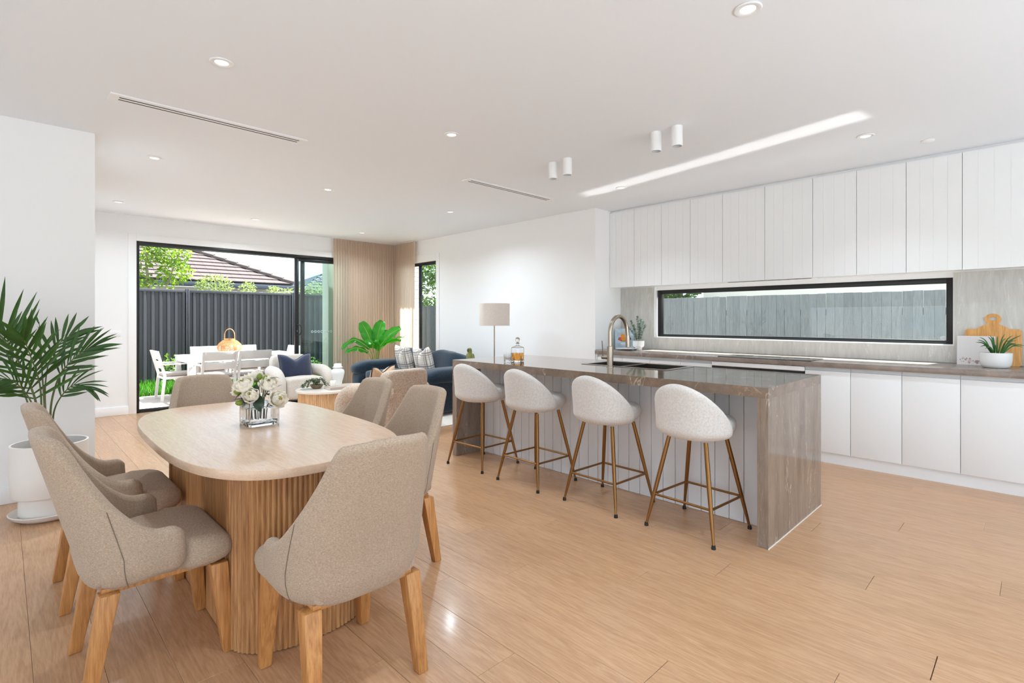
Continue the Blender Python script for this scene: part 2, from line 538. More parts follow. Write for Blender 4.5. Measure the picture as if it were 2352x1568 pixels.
# ------------------------------------------------------------------ shell
struct(G().box(-3.45, 6.1, -3.45, 8.81, 2.7, 2.86).build('ceiling', M['ceil']))
g = G().box(-3.45, 0.505, 5.05, 5.20, 0, 2.7).box(0.355, 0.505, 5.20, 8.81, 0, 2.7)
struct(g.build('wall_left', M['wall']))
DX0, DX1, DZ = 1.31, 4.42, 2.36
g = G().box(0.505, DX0, 8.66, 8.81, 0, 2.7).box(DX0, DX1, 8.66, 8.81, DZ, 2.7).box(DX1, 5.52, 8.66, 8.81, 0, 2.7)
struct(g.build('wall_back', M['wall']))
WY0, WY1, WZ0, WZ1 = 7.33, 8.40, 0.25, 2.31
g = (G().box(5.37, 5.52, 3.955, WY0, 0, 2.7).box(5.37, 5.52, WY1, 8.66, 0, 2.7)
     .box(5.37, 5.52, WY0, WY1, 0, WZ0).box(5.37, 5.52, WY0, WY1, WZ1, 2.7).box(5.52, 6.1, 3.955, 4.08, 0, 2.7))
struct(g.build('wall_right', M['wall']))
KX = 5.95
KY0, KY1, KZ0, KZ1 = 0.527, 3.456, 1.058, 1.70
g = (G().box(KX, 6.1, -3.45, KY0, 0, 2.7).box(KX, 6.1, KY1, 3.955, 0, 2.7)
     .box(KX, 6.1, KY0, KY1, 0, KZ0).box(KX, 6.1, KY0, KY1, KZ1, 2.7))
struct(g.build('wall_kitchen', M['wall']))
# unseen rear and side walls with wide window openings
g = (G().box(-3.45, -2.6, -3.45, -3.3, 0, 2.7).box(5.0, 6.1, -3.45, -3.3, 0, 2.7)
     .box(-2.6, 5.0, -3.45, -3.3, 1.5, 2.7).box(-2.6, 5.0, -3.45, -3.3, 0, 0.05))
struct(g.build('wall_rear', M['wall']))
g = (G().box(-3.45, -3.3, -3.3, -2.7, 0, 2.7).box(-3.45, -3.3, 4.3, 5.05, 0, 2.7)
     .box(-3.45, -3.3, -2.7, 4.3, 1.6, 2.7).box(-3.45, -3.3, -2.7, 4.3, 0, 0.05))
struct(g.build('wall_side', M['wall']))
# baseboards
struct(G().box(-3.3, 0.505, 5.034, 5.05, 0, 0.115).build('baseboard_left', M['trim'], bevel=0.004))
struct(G().box(0.521, 1.22, 8.644, 8.66, 0, 0.115).build('baseboard_back', M['trim'], bevel=0.004))
struct(G().box(5.354, 5.37, 3.99, 7.24, 0, 0.115).build('baseboard_right', M['trim'], bevel=0.004))
# architraves
g = G().box(DX0 - 0.092, DX0, 8.645, 8.66, 0, DZ + 0.09).box(DX0, 5.3, 8.645, 8.66, DZ, DZ + 0.09)
struct(g.build('trim_1', M['trim'], bevel=0.003))
g = G().box(5.355, 5.37, WY0 - 0.086, WY0, WZ0 - 0.09, WZ1 + 0.12).box(5.355, 5.37, WY0, WY1, WZ1, WZ1 + 0.12).box(5.345, 5.37, WY0 - 0.086, WY1, WZ0 - 0.03, WZ0)
struct(g.build('trim_2', M['trim'], bevel=0.003))

# ------------------------------------------------------------------ sliding door, stacked open to the right
door = group_empty('door_1')
g = (G().box(DX0, DX0 + 0.035, 8.665, 8.81, 0, DZ).box(DX0 + 0.035, DX1 - 0.035, 8.665, 8.81, DZ - 0.05, DZ).box(DX1 - 0.035, DX1, 8.665, 8.81, 0, DZ))
g.build('door_frame', M['black'], door, bevel=0.002)
g = G().box(DX0, DX1, 8.665, 8.81, 0.0, 0.012)
for yy in (8.675, 8.725, 8.785): g.box(DX0 + 0.035, DX1 - 0.035, yy, yy + 0.014, 0.012, 0.034)
g.build('door_track', M['black'], door)
def leaf(x0, x1, y0, nm):
    g = (G().box(x0, x0 + 0.062, y0, y0 + 0.04, 0.036, DZ - 0.052).box(x1 - 0.062, x1, y0, y0 + 0.04, 0.036, DZ - 0.052)
         .box(x0 + 0.062, x1 - 0.062, y0, y0 + 0.04, 0.036, 0.10).box(x0 + 0.062, x1 - 0.062, y0, y0 + 0.04, DZ - 0.10, DZ - 0.052))
    lf = g.build(nm, M['black'], door, bevel=0.002)
    G().box(x0 + 0.06, x1 - 0.06, y0 + 0.017, y0 + 0.023, 0.098, DZ - 0.098).build('pane', M['glass_door'], lf)
    return lf
lf = leaf(3.478, 4.385, 8.685, 'sliding_leaf')
g = G().tube(catmull([(3.51, 8.685, 1.02), (3.545, 8.64, 1.04), (3.56, 8.63, 1.11), (3.545, 8.64, 1.18), (3.51, 8.685, 1.20)], 5), 0.009, 8)
g.box(3.495, 3.527, 8.676, 8.685, 1.0, 1.22)
g.build('door_handle', M['black'], lf, smooth=True)
G().box(3.503, 3.512, 8.668, 8.677, 1.075, 1.105).build('lock', M['steel'], lf)
lf2 = leaf(3.60, 4.385, 8.742, 'fixed_leaf')
g = G()
for k in range(7):
    cx = 3.80 + k * 0.056
    rings = []
    for r_, dy in ((0.022, 0), (0.012, 0), (0.012, 0.001), (0.022, 0.001)):
        rings.append([(cx + r_ * math.cos(2 * PI * q / 20), 8.7585 - 0.0012 + dy, 1.075 + r_ * math.sin(2 * PI * q / 20)) for q in range(20)])
    g.loft(rings, cap=False, close=True)
M['decal'] = mat('frosted_decal', S(232, 236, 234), 0.6, var=(20, 0.02))
g.build('safety_decal', M['decal'], lf2)

# ------------------------------------------------------------------ lounge window
win = group_empty('window_1')
a, b_, c, d = WY0, WY1, WZ0, WZ1
g = (G().box(5.42, 5.48, a, a + 0.045, c, d).box(5.42, 5.48, b_ - 0.045, b_, c, d).box(5.42, 5.48, a + 0.045, b_ - 0.045, c, c + 0.045)
     .box(5.42, 5.48, a + 0.045, b_ - 0.045, d - 0.055, d).box(5.425, 5.475, 7.905, 7.945, c + 0.045, d - 0.055))
g.build('window_frame', M['black'], win, bevel=0.002)
G().box(5.447, 5.453, a + 0.04, 7.91, c + 0.04, d - 0.05).build('pane', M['glass'], win)
G().box(5.447, 5.453, 7.94, b_ - 0.04, c + 0.04, d - 0.05).build('pane', M['glass'], win)

# ------------------------------------------------------------------ long kitchen window
win = group_empty('window_2')
fy0, fy1, fz0, fz1 = 0.535, 3.432, 1.066, 1.655
g = (G().box(KX, 6.02, KY1 - 0.012, KY1, KZ0, KZ1).box(KX, 6.02, KY0, KY0 + 0.006, KZ0, KZ1)
     .box(KX, 6.02, KY0 + 0.006, KY1 - 0.012, KZ0, KZ0 + 0.007).box(KX + 0.02, 6.02, KY0 + 0.006, KY1 - 0.012, fz1, KZ1))
g.build('window_lining', M['trim'], win)
F0, F1 = 5.995, 6.06
g = (G().box(F0, F1, fy0, fy0 + 0.048, fz0, fz1).box(F0, F1, fy1 - 0.048, fy1, fz0, fz1)
     .box(F0, F1, fy0 + 0.048, fy1 - 0.048, fz0, fz0 + 0.032).box(F0, F1, fy0 + 0.048, fy1 - 0.048, fz1 - 0.048, fz1))
g.build('window_frame', M['black'], win, bevel=0.002)
G().box(F0 + 0.035, F0 + 0.041, fy0 + 0.045, fy1 - 0.045, fz0 + 0.03, fz1 - 0.045).build('pane', M['glass'], win)
g = G().lathe([(0.0005, 0), (0.021, 0), (0.021, 0.002), (0.0005, 0.002)], 20)
st = g.build('glass_sticker', M['decal'], win, loc=(F0 + 0.033, 0.605, 1.118), rot=(0, PI / 2, 0))
st.scale = (0.8, 1.25, 1)

# ------------------------------------------------------------------ splashback
g = (G().box(5.938, KX - 0.0005, -3.2, KY0 - 0.002, 0.905, 1.695).box(5.938, KX - 0.0005, KY1 + 0.002, 3.945, 0.905, 1.695)
     .box(5.938, KX - 0.0005, KY0 - 0.002, KY1 + 0.002, 0.905, KZ0 - 0.004))
sp = g.build('splashback', M['splash'])
tag(sp, 'pale grey stone splashback behind the long benchtop around the strip window', 'splashback')

# ------------------------------------------------------------------ base cabinets
BX = 5.245           # door face
joints = [3.83, 3.469, 3.103, 2.732, 2.379, 1.508, 1.15, 0.79, 0.426, 0.06, -0.31]
names = ['leftmost white base cupboard by the wall end under the rear bench', 'second white base cupboard from the wall end under the rear bench',
         'third white base cupboard from the wall end under the rear bench', 'white base cupboard just left of the oven',
         None, 'white base cupboard just right of the oven, partly behind the island end', 'white base cupboard beside the island end panel',
         'white base cupboard under the floral cookbook', 'white base cupboard under the spider plant pot',
         'white base cupboard to the right of the one under the spider plant pot']
for k in range(len(joints) - 1):
    y1, y0 = joints[k], joints[k + 1]
    if names[k] is None: continue
    t = thing('base_cabinet', names[k], 'cabinet', (BX, (y0 + y1) / 2, 0), 0, 'base cupboards along the rear bench')
    hw = (y1 - y0) / 2
    G().box(0.02, 0.66, -hw + 0.001, hw - 0.001, 0.1, 0.858).build('carcass', M['cab'], t)
    G().box(0.0, 0.018, -hw + 0.0016, hw - 0.0016, 0.101, 0.824).build('door', M['cab'], t, bevel=0.0012)
    G().box(0.012, 0.0195, -hw + 0.001, hw - 0.001, 0.829, 0.857).build('finger_pull', M['pull'], t)
G().box(BX + 0.045, BX + 0.06, -1.0, 3.83, 0, 0.1)
kb = G().box(BX + 0.03, BX + 0.05, -1.0, 3.835, 0.0, 0.099).build('baseboard_kitchen', M['cab'])
struct(kb)
ep = G().box(BX - 0.003, 5.93, 3.832, 3.85, 0.0, 0.857).build('end_panel', M['cab'])
tag(ep, 'white gable panel closing the bench run by the wall end', 'panel')
# oven
t = thing('oven', 'white fronted built-in oven with black glass strip under the cooktop', 'oven', (BX, (2.379 + 1.508) / 2, 0))
hw = (2.379 - 1.508) / 2
G().box(0.02, 0.60, -hw + 0.002, hw - 0.002, 0.1, 0.852).build('body', M['cab_in'], t)
G().box(-0.012, 0.019, -hw + 0.003, hw - 0.003, 0.812, 0.853).build('control_panel', M['cab'], t, bevel=0.002)
G().box(-0.010, 0.018, -hw + 0.003, hw - 0.003, 0.787, 0.8115).build('handle_strip', M['blackglass'], t, bevel=0.002)
G().box(-0.008, 0.019, -hw + 0.003, hw - 0.003, 0.12, 0.786).build('door', M['whitemetal'], t, bevel=0.002)
# bench top
g = G().prism([(5.225, -1.0), (5.937, -1.0), (5.937, 3.952), (5.372, 3.952), (5.372, 3.855), (5.225, 3.855)], 0.858, 0.903)
o = g.build('benchtop', M['bench'], bevel=0.002)
tag(o, 'long brown-grey stone benchtop under the strip window', 'benchtop')
# cooktop
t = thing('cooktop', 'black glass induction cooktop set in the rear benchtop', 'cooktop', (5.43, 1.885, 0.9035))
G().box(-0.20, 0.19, -0.43, 0.43, 0, 0.006).build('glass_plate', M['blackglass'], t, bevel=0.002)
g = G()
for cx, cy, rr in ((-0.09, -0.27, 0.085), (0.09, -0.27, 0.07), (0, 0.0, 0.11), (-0.09, 0.27, 0.07), (0.09, 0.27, 0.085)):
    rings = [[(cx + r_ * math.cos(2 * PI * q / 32), cy + r_ * math.sin(2 * PI * q / 32), z_) for q in range(32)] for r_, z_ in ((rr, 0.006), (rr - 0.003, 0.006), (rr - 0.003, 0.0064), (rr, 0.0064))]
    g.loft(rings, cap=False, close=True)
M['markgrey'] = mat('cooktop_marking', S(90, 92, 95), 0.4, var=(9, 0.05))
g.build('cooking_zone_marking', M['markgrey'], t)

# ------------------------------------------------------------------ overhead cabinets with grooved doors
OX = 5.685
oj = [3.953, 3.586, 3.204, 2.837, 2.46, 2.015, 1.565, 1.197, 0.825, 0.45, 0.06, -0.31]
on = ['overhead white cupboard furthest left, against the wall return', 'second overhead white cupboard from the wall return', 'third overhead white cupboard from the wall return',
      'overhead white cupboard just left of the rangehood section', 'left half of the overhead rangehood section with grooved white door', 'right half of the overhead rangehood section with grooved white door',
      'overhead white cupboard just right of the rangehood section', 'third overhead white cupboard from the right edge of view', 'second overhead white cupboard from the right edge of view', 'overhead white cupboard at the right edge of view above the chopping board', 'overhead white cupboard to the right of the one above the chopping board']
OZ0, OZ1 = 1.698, 2.672
for k in range(len(oj) - 1):
    y1, y0 = oj[k], oj[k + 1]; hw = (y1 - y0) / 2
    t = thing('overhead_cabinet', on[k], 'cabinet', (OX, (y0 + y1) / 2, 0), 0, 'grooved overhead cupboards above the window')
    G().box(0.021, 0.262, -hw + 0.0005, hw - 0.0005, OZ0 + 0.012, OZ1 + 0.01).build('carcass', M['cab'], t)
    nb = 4 if hw < 0.2 else 5
    g = G()
    g.box(0.002, 0.02, -hw + 0.0018, hw - 0.0018, OZ0, OZ1)
    bw = (2 * hw - 0.0036) / nb
    for q in range(nb):
        ya = -hw + 0.0018 + q * bw
        g.box(0.0, 0.0022, ya + (0.0 if q == 0 else 0.0005), ya + bw - (0.0 if q == nb - 1 else 0.0005), OZ0, OZ1)
    g.build('door', M['cab'], t)
o = G().box(OX + 0.03, 5.94, 0.0, 3.953, 2.684, 2.6995).build('trim_3', M['cab']); struct(o)
# rangehood under the overhead cabinets
t = thing('rangehood', 'slim undermount rangehood slot beneath the overhead cupboards', 'rangehood', (5.80, 2.01, 1.70))
G().box(-0.09, 0.10, -0.43, 0.43, -0.004, 0.008).build('body', M['whitemetal'], t, bevel=0.001)
G().box(-0.075, -0.03, -0.415, 0.415, -0.0065, -0.003).build('intake_slot', M['dark'], t)

# ------------------------------------------------------------------ island
IX0, IX1, IY0, IY1, IZ = 3.05, 4.045, 1.062, 3.907, 0.902
isl = thing('kitchen_island', 'kitchen island with brown-grey stone waterfall ends and white grooved panels', 'island', (3.55, 2.48, 0))
def rel(x0, x1, y0, y1): return x0 - 3.55, x1 - 3.55, y0 - 2.48, y1 - 2.48
SX0, SX1, SY0, SY1 = 3.565, 3.965, 1.975, 2.735      # sink cut-out
g = G()
for (x0, x1, y0, y1) in ((IX0, SX0, IY0, IY1), (SX1, IX1, IY0, IY1), (SX0, SX1, IY0, SY0), (SX0, SX1, SY1, IY1)):
    g.box(*rel(x0, x1, y0, y1), IZ - 0.06, IZ)
g.build('stone_top', M['stone'], isl)
G().box(*rel(IX0, IX1, IY0, IY0 + 0.06), 0.002, IZ - 0.0602).build('stone_end_panel', M['stone_leg'], isl)
G().box(*rel(IX0, IX1, IY1 - 0.06, IY1), 0.002, IZ - 0.0602).build('stone_end_panel', M['stone_leg'], isl)
PX = 3.345
for (x0, x1, y0, y1, z0_, z1_) in ((PX + 0.016, IX1 - 0.04, IY0 + 0.061, IY1 - 0.061, 0.0, 0.62), (PX + 0.016, SX0 - 0.03, IY0 + 0.061, IY1 - 0.061, 0.62, IZ - 0.061)):
    pass
g = G().box(*rel(PX + 0.016, SX0 - 0.03, IY0 + 0.061, IY1 - 0.061), 0.0, IZ - 0.061).box(*rel(SX1 + 0.02, IX1 - 0.03, IY0 + 0.061, IY1 - 0.061), 0.0, IZ - 0.061)
g.box(*rel(SX0 - 0.03, SX1 + 0.02, IY0 + 0.061, SY0 - 0.03), 0.0, IZ - 0.061).box(*rel(SX0 - 0.03, SX1 + 0.02, SY1 + 0.03, IY1 - 0.061), 0.0, IZ - 0.061)
g.build('carcass', M['cab'], isl)
nb = 29
bw = (IY1 - IY0 - 0.124) / nb
bmsh = None
for k in range(nb):
    ya = IY0 + 0.062 + k * bw
    if bmsh is None:
        o = G().box(-0.016, 0, -bw / 2 + 0.0016, bw / 2 - 0.0016, 0.0, IZ - 0.062).build('panel_board', M['vj'], isl, bevel=0.002, seg=1)
        bmsh = o.data
    else:
        o = bpy.data.objects.new('panel_board', bmsh); COL.objects.link(o); o.parent = isl
    o.location = (PX + 0.016 - 3.55, ya + bw / 2 - 2.48, 0.001)
M['bead'] = mat('white_sealant', S(232, 226, 218), 0.5, var=(9, 0.02))
G().box(*rel(IX0 - 0.003, IX1 + 0.002, IY0 - 0.004, IY0), 0.0, 0.004).build('sealant_bead', M['bead'], isl)
# sink
t = thing('sink', 'double bowl stainless steel sink set in the island top', 'sink', (3.765, 2.355, IZ))
M['rim'] = M['steel']
w2, l2 = 0.2, 0.38
g = G()
for (x0, x1, y0, y1) in ((-w2 - 0.022, -w2 + 0.012, -l2 - 0.022, l2 + 0.022), (w2 - 0.012, w2 + 0.022, -l2 - 0.022, l2 + 0.022), (-w2 + 0.012, w2 - 0.012, -l2 - 0.022, -l2 + 0.012), (-w2 + 0.012, w2 - 0.012, l2 - 0.012, l2 + 0.022), (-w2 + 0.012, w2 - 0.012, 0.012, 0.032)):
    g.box(x0, x1, y0, y1, 0.0005, 0.004)
g.build('rim', M['steel'], t, bevel=0.001, seg=1)
for (y0, y1) in ((-l2 + 0.011, 0.012), (0.032, l2 - 0.011)):
    x0, x1 = -w2 + 0.011, w2 - 0.011; zb = -0.19; th = 0.002
    g = G().box(x0, x1, y0, y1, zb - th, zb).box(x0 - th, x0, y0, y1, zb, 0).box(x1, x1 + th, y0, y1, zb, 0).box(x0, x1, y0 - th, y0, zb, 0).box(x0, x1, y1, y1 + th, zb, 0)
    g.lathe([(0.001, zb), (0.04, zb), (0.045, zb + 0.003), (0.03, zb + 0.001), (0.001, zb + 0.001)], 20, (0, (y0 + y1) / 2, 0))
    g.build('bowl', M['sinksteel'], t)
# tap
t = thing('kitchen_tap', 'brushed nickel gooseneck mixer tap with side lever on the island', 'tap', (3.50, 2.43, IZ))
g = G().lathe([(0.0005, 0), (0.029, 0), (0.029, 0.006), (0.025, 0.008), (0.025, 0.165), (0.019, 0.168), (0.0005, 0.168)], 24)
g.build('base_column', M['nickel'], t, smooth=True, angle=30)
arc = [(0, 0, 0.16), (0, 0, 0.28)]
for k in range(15):
    a_ = PI - PI * k / 14 * 0.95
    arc.append((0.098 + 0.098 * math.cos(a_), -0.03 * (k / 14), 0.29 + 0.118 * math.sin(a_)))
arc += [(0.202, -0.034, 0.235)]
G().tube(arc, 0.0165, 14).build('spout', M['nickel'], t, smooth=True)
G().tube([(0.2015, -0.0338, 0.25), (0.204, -0.034, 0.19), (0.2045, -0.034, 0.155)], [0.0185, 0.020, 0.019], 16).build('spray_head', M['nickel'], t, smooth=True)
g = G().tube([(0, 0.02, 0.075), (-0.005, 0.075, 0.075)], 0.016, 14).tube([(-0.005, 0.066, 0.075), (-0.02, 0.066, 0.21)], [0.005, 0.0035], 8)
g.build('lever', M['nickel'], t, smooth=True)

# ------------------------------------------------------------------ ceiling fittings
M['lamp'] = emit('downlight_lens', (1, 0.98, 0.95, 1), 1.6)
dl = thing('downlight', '', 'downlight', (0, 0, 2.7), 0, 'recessed ceiling downlights')
G().lathe([(0.034, -0.001), (0.058, -0.001), (0.060, -0.004), (0.056, -0.008), (0.040, -0.009), (0.034, -0.005)], 40).build('trim_ring', M['whitemetal'], dl, smooth=True)
G().lathe([(0.0005, -0.0045), (0.036, -0.0045), (0.036, -0.001), (0.0005, -0.001)], 32).build('lens', M['lamp'], dl)
for ch in dl.children:
    if ch.name.startswith('trim_ring'):
        me = ch.data; bm = bmesh.new(); bm.from_mesh(me)
        bmesh.ops.delete(bm, geom=[f for f in bm.faces if len(f.verts) > 4], context='FACES_ONLY'); bm.to_mesh(me); bm.free()
DL = [(0.86, 3.15, 'round white downlight above the dining table, beside the long air vent'), (0.95, 5.43, 'round white downlight near the left wall, beyond the long air vent'),
      (2.45, 3.15, 'round white downlight between the two ceiling vents, over the walkway'), (2.53, 5.43, 'round white downlight over the lounge armchair'),
      (2.42, 0.93, 'round white downlight at the top edge of the photo'), (4.745, 0.94, 'round white downlight over the rear kitchen aisle, right-hand one'),
      (4.745, 3.15, 'round white downlight over the rear kitchen aisle, near the wall end'), (4.20, 5.43, 'round white downlight in front of the lounge wall'),
      (1.0, 7.77, 'small far downlight near the sliding door corner'), (2.55, 7.77, 'far downlight by the sliding door above the cream armchair'), (4.2, 7.77, 'far downlight by the curtain corner above the sofa')]
first = True
def spot_under(x, y):
    d = bpy.data.lights.new('downlight_lamp', 'AREA'); d.shape = 'DISK'; d.size = 0.07; d.energy = DOWNLIGHT_W if y < 4.5 else LOUNGE_W if y < 7 else LOUNGE_W * (0.3 if x < 2 else 0.8); d.color = (0.77, 0.90, 1.0); d.spread = R(150 if y > 4.5 else 115)
    o = bpy.data.objects.new('downlight_lamp', d); COL.objects.link(o); o.location = (x, y, 2.688)
for x_, y_, lab in DL:
    if first: o = dl; o.location = (x_, y_, 2.7); o['label'] = lab; first = False
    else: dup(dl, (x_, y_, 2.7), 0, lab)
    spot_under(x_, y_)
for x_, y_ in ((0.86, 0.93), (0.86, -1.4), (2.45, -1.4), (4.745, -1.4)):
    spot_under(x_, y_)
cl = thing('cylinder_light', '', 'ceiling light', (0, 0, 2.7), 0, 'surface mounted cylinder lights over the island')
g = G().lathe([(0.034, -0.1455), (0.0395, -0.1455), (0.0405, -0.144), (0.0405, -0.001), (0.034, -0.001)], 32)
g.f = [f for f in g.f if len(f) == 4]
g.build('body', M['whitemetal'], cl, smooth=True, angle=30)
g = G().lathe([(0.0340, -0.1455), (0.0338, -0.12), (0.026, -0.09), (0.0005, -0.088)], 28); g.f = [f for f in g.f if len(f) == 4]
g.build('reflector', M['pull'], cl, smooth=True)
CY = [(3.552, 3.085, 'white cylinder ceiling light, far-pair member nearer the lounge'), (3.55, 2.915, 'white cylinder ceiling light, far-pair member nearer the kitchen end'),
      (3.53, 2.035, 'white cylinder ceiling light, near-pair member on the lounge side'), (3.53, 1.865, 'white cylinder ceiling light closest to the camera over the island')]
for k, (x_, y_, lab) in enumerate(CY):
    if k == 0: cl.location = (x_, y_, 2.7); cl['label'] = lab
    else: dup(cl, (x_, y_, 2.7), 0, lab)
def vent(x0, x1, y0, y1, lab):
    cx, cy = (x0 + x1) / 2, (y0 + y1) / 2; hx, hy = (x1 - x0) / 2, (y1 - y0) / 2
    t = thing('ceiling_vent', lab, 'air vent', (cx, cy, 2.7), 0, 'linear air vents in the ceiling')
    s = 0.010; m_ = 0.05
    ys = [-hy, -0.030, -0.011, 0.011, 0.030, hy]
    g = G().box(-hx, -hx + m_, -hy, hy, -s, -0.0005).box(hx - m_, hx, -hy, hy, -s, -0.0005)
    for q in (0, 2, 4): g.box(-hx + m_, hx - m_, ys[q], ys[q + 1], -s, -0.0005)
    g.build('frame', M['whitemetal'], t)
    for q in (1, 3):
        G().box(-hx + m_, hx - m_, ys[q], ys[q + 1], -0.0085, -0.0006).build('slot', M['dark'], t)
vent(0.48, 1.72, 4.045, 4.175, 'long white two-slot air vent in the ceiling near the left wall')
vent(3.335, 4.64, 4.0, 4.12, 'white two-slot air vent in the ceiling between island and lounge')
o = G().lathe([(0.0005, -0.018), (0.03, -0.017), (0.045, -0.006), (0.045, -0.0005), (0.0005, -0.0005)], 24).build('smoke_detector', M['whitemetal'], smooth=True, loc=(5.22, 0.62, 2.7))
tag(o, 'small round white detector on the ceiling near the right edge', 'detector')
# light switch by the door
t = thing('light_switch', 'white light switch plate on the wall left of the sliding door', 'switch', (1.08, 8.66, 1.10))
G().box(-0.06, 0.06, -0.008, -0.0005, -0.037, 0.037).build('plate', M['trim'], t, bevel=0.002)
for k in (-1, 0, 1): G().box(k * 0.03 - 0.009, k * 0.03 + 0.009, -0.0115, -0.008, -0.014, 0.014).build('rocker', M['whitemetal'], t, bevel=0.001, seg=1)

# ------------------------------------------------------------------ dining table
tb = thing('dining_table', 'light oak dining table with rounded ends and fluted double-drum pedestal', 'table', (0.925, 2.77, 0), R(-1.0))
def superell(a, b, n, k=96):
    out = []
    for i in range(k):
        t = 2 * PI * i / k
        c, s = math.cos(t), math.sin(t)
        out.append((a * math.copysign(abs(c) ** (2 / n), c), b * math.copysign(abs(s) ** (2 / n), s)))
    return out
TZ = 0.752
rings = []
for k_, z in ((0.985, TZ - 0.036), (0.996, TZ - 0.034), (0.999, TZ - 0.030), (1.0, TZ - 0.004), (0.998, TZ - 0.0015), (0.994, TZ)):
    rings.append([(x * k_, y * (1 - (1 - k_) * 0.5), z) for x, y in superell(0.456, 0.90, 3.2)])
o = G().loft(rings).build('tabletop', M['oak_top'], tb, smooth=True, angle=30)
# plain flat sided pedestal with a fluted rounded drum at each end
def drum(sg):
    n = 40; a0, b0, fl = 0.281, 0.200, 0.0062
    base = []
    for k in range(721):
        t = PI * k / 720; c, q = math.cos(t), math.sin(t)
        base.append((a0 * math.copysign(abs(c) ** (2 / 2.25), c), b0 * q ** (2 / 2.25)))
    d = [0]
    for k in range(1, 721): d.append(d[-1] + math.dist(base[k], base[k - 1]))
    out = []; T = d[-1]; j = 0
    for k in range(n * 5 + 1):
        t = T * k / (n * 5)
        while j < 719 and d[j + 1] < t: j += 1
        u = (t - d[j]) / max(d[j + 1] - d[j], 1e-9)
        x = lerp(base[j][0], base[j + 1][0], u); y = lerp(base[j][1], base[j + 1][1], u)
        tx, ty = base[j + 1][0] - base[j][0], base[j + 1][1] - base[j][1]; l = math.hypot(tx, ty) or 1
        h = fl * math.sin(PI * (k % 5) / 5)
        out.append((x + ty / l * h, y - tx / l * h))
    out = [(x * sg, (y + 0.525) * sg) for x, y in out]
    g = G().prism(out, 0.004, TZ - 0.0365)
    return g
for sg in (-1, 1):
    drum(sg).build('fluted_drum', M['oak'], tb, smooth=True, angle=25)
G().box(-0.277, 0.277, -0.5245, 0.5245, 0.004, TZ - 0.0365).build('pedestal_panel', M['oak'], tb)

# ------------------------------------------------------------------ dining chairs
def fabric(name, c0, c1, scale=140, stretch=(1, 1, 2.4), bump=0.25, sheen=0.15):
    m, nt, b = base_mat(name); N, L = nt.nodes, nt.links
    tc = N.new('ShaderNodeTexCoord'); mp = N.new('ShaderNodeMapping'); mp.inputs['Scale'].default_value = stretch
    L.new(tc.outputs['Object'], mp.inputs[0])
    n = N.new('ShaderNodeTexNoise'); n.inputs['Scale'].default_value = scale; n.inputs['Detail'].default_value = 5; n.inputs['Roughness'].default_value = 0.75
    L.new(mp.outputs[0], n.inputs['Vector'])
    r = N.new('ShaderNodeValToRGB'); r.color_ramp.elements[0].position = 0.36; r.color_ramp.elements[1].position = 0.66
    r.color_ramp.elements[0].color = c0; r.color_ramp.elements[1].color = c1
    L.new(n.outputs['Fac'], r.inputs[0]); L.new(r.outputs[0], b.inputs['Base Color'])
    bp = N.new('ShaderNodeBump'); bp.inputs['Strength'].default_value = bump; bp.inputs['Distance'].default_value = 0.003
    L.new(n.outputs['Fac'], bp.inputs['Height']); L.new(bp.outputs[0], b.inputs['Normal'])
    b.inputs['Roughness'].default_value = 0.9; b.inputs['Specular IOR Level'].default_value = 0.15
    b.inputs['Sheen Weight'].default_value = sheen; b.inputs['Sheen Roughness'].default_value = 0.5
    return m
M['linen'] = fabric('chair_linen', S(150, 128, 109), S(194, 174, 153), 190, (1, 1, 2.6))
M['seam'] = mat('chair_seam', S(120, 104, 90), 0.9, var=(60, 0.1))
M['boucle'] = fabric('white_boucle', S(206, 199, 193), S(228, 223, 218), 95, (1, 1, 1), bump=0.9, sheen=0.3)
M['cream_boucle'] = fabric('cream_boucle', S(192, 180, 168), S(224, 214, 203), 110, (1, 1, 1), bump=0.7, sheen=0.3)
M['beige_boucle'] = fabric('beige_boucle', S(164, 142, 124), S(212, 192, 174), 70, (1, 1, 1), bump=0.7, sheen=0.2)

def u_path(hw, yb, yf, rc, n=60):
    """plan curve of a U shell from the left arm front, round the back, to the right arm front; returns [(x, y, nx, ny, s)] with s in -1..1"""
    pts = []
    pts.append((-hw, yf)); pts.append((-hw, yb + rc))
    for k in range(1, 13):
        a = PI + (PI / 2) * k / 12
        pts.append((-hw + rc + rc * math.cos(a), yb + rc + rc * math.sin(a)))
    pts.append((hw - rc, yb))
    for k in range(1, 13):
        a = 1.5 * PI + (PI / 2) * k / 12
        pts.append((hw - rc + rc * math.cos(a), yb + rc + rc * math.sin(a)))
    pts.append((hw, yf))
    d = [0]
    for i in range(1, len(pts)): d.append(d[-1] + math.dist(pts[i], pts[i - 1]))
    T = d[-1]; out = []; j = 0
    for k in range(n + 1):
        t = T * k / n
        while j < len(d) - 2 and d[j + 1] < t: j += 1
        u = (t - d[j]) / max(d[j + 1] - d[j], 1e-9)
        x = lerp(pts[j][0], pts[j + 1][0], u); y = lerp(pts[j][1], pts[j + 1][1], u)
        out.append([x, y, 2 * k / n - 1])
    res = []
    for k in range(n + 1):
        a = out[max(k - 1, 0)]; b = out[min(k + 1, n)]
        tx, ty = b[0] - a[0], b[1] - a[1]; l = math.hypot(tx, ty)
        res.append((out[k][0], out[k][1], ty / l, -tx / l, out[k][2]))     # outward normal
    return res

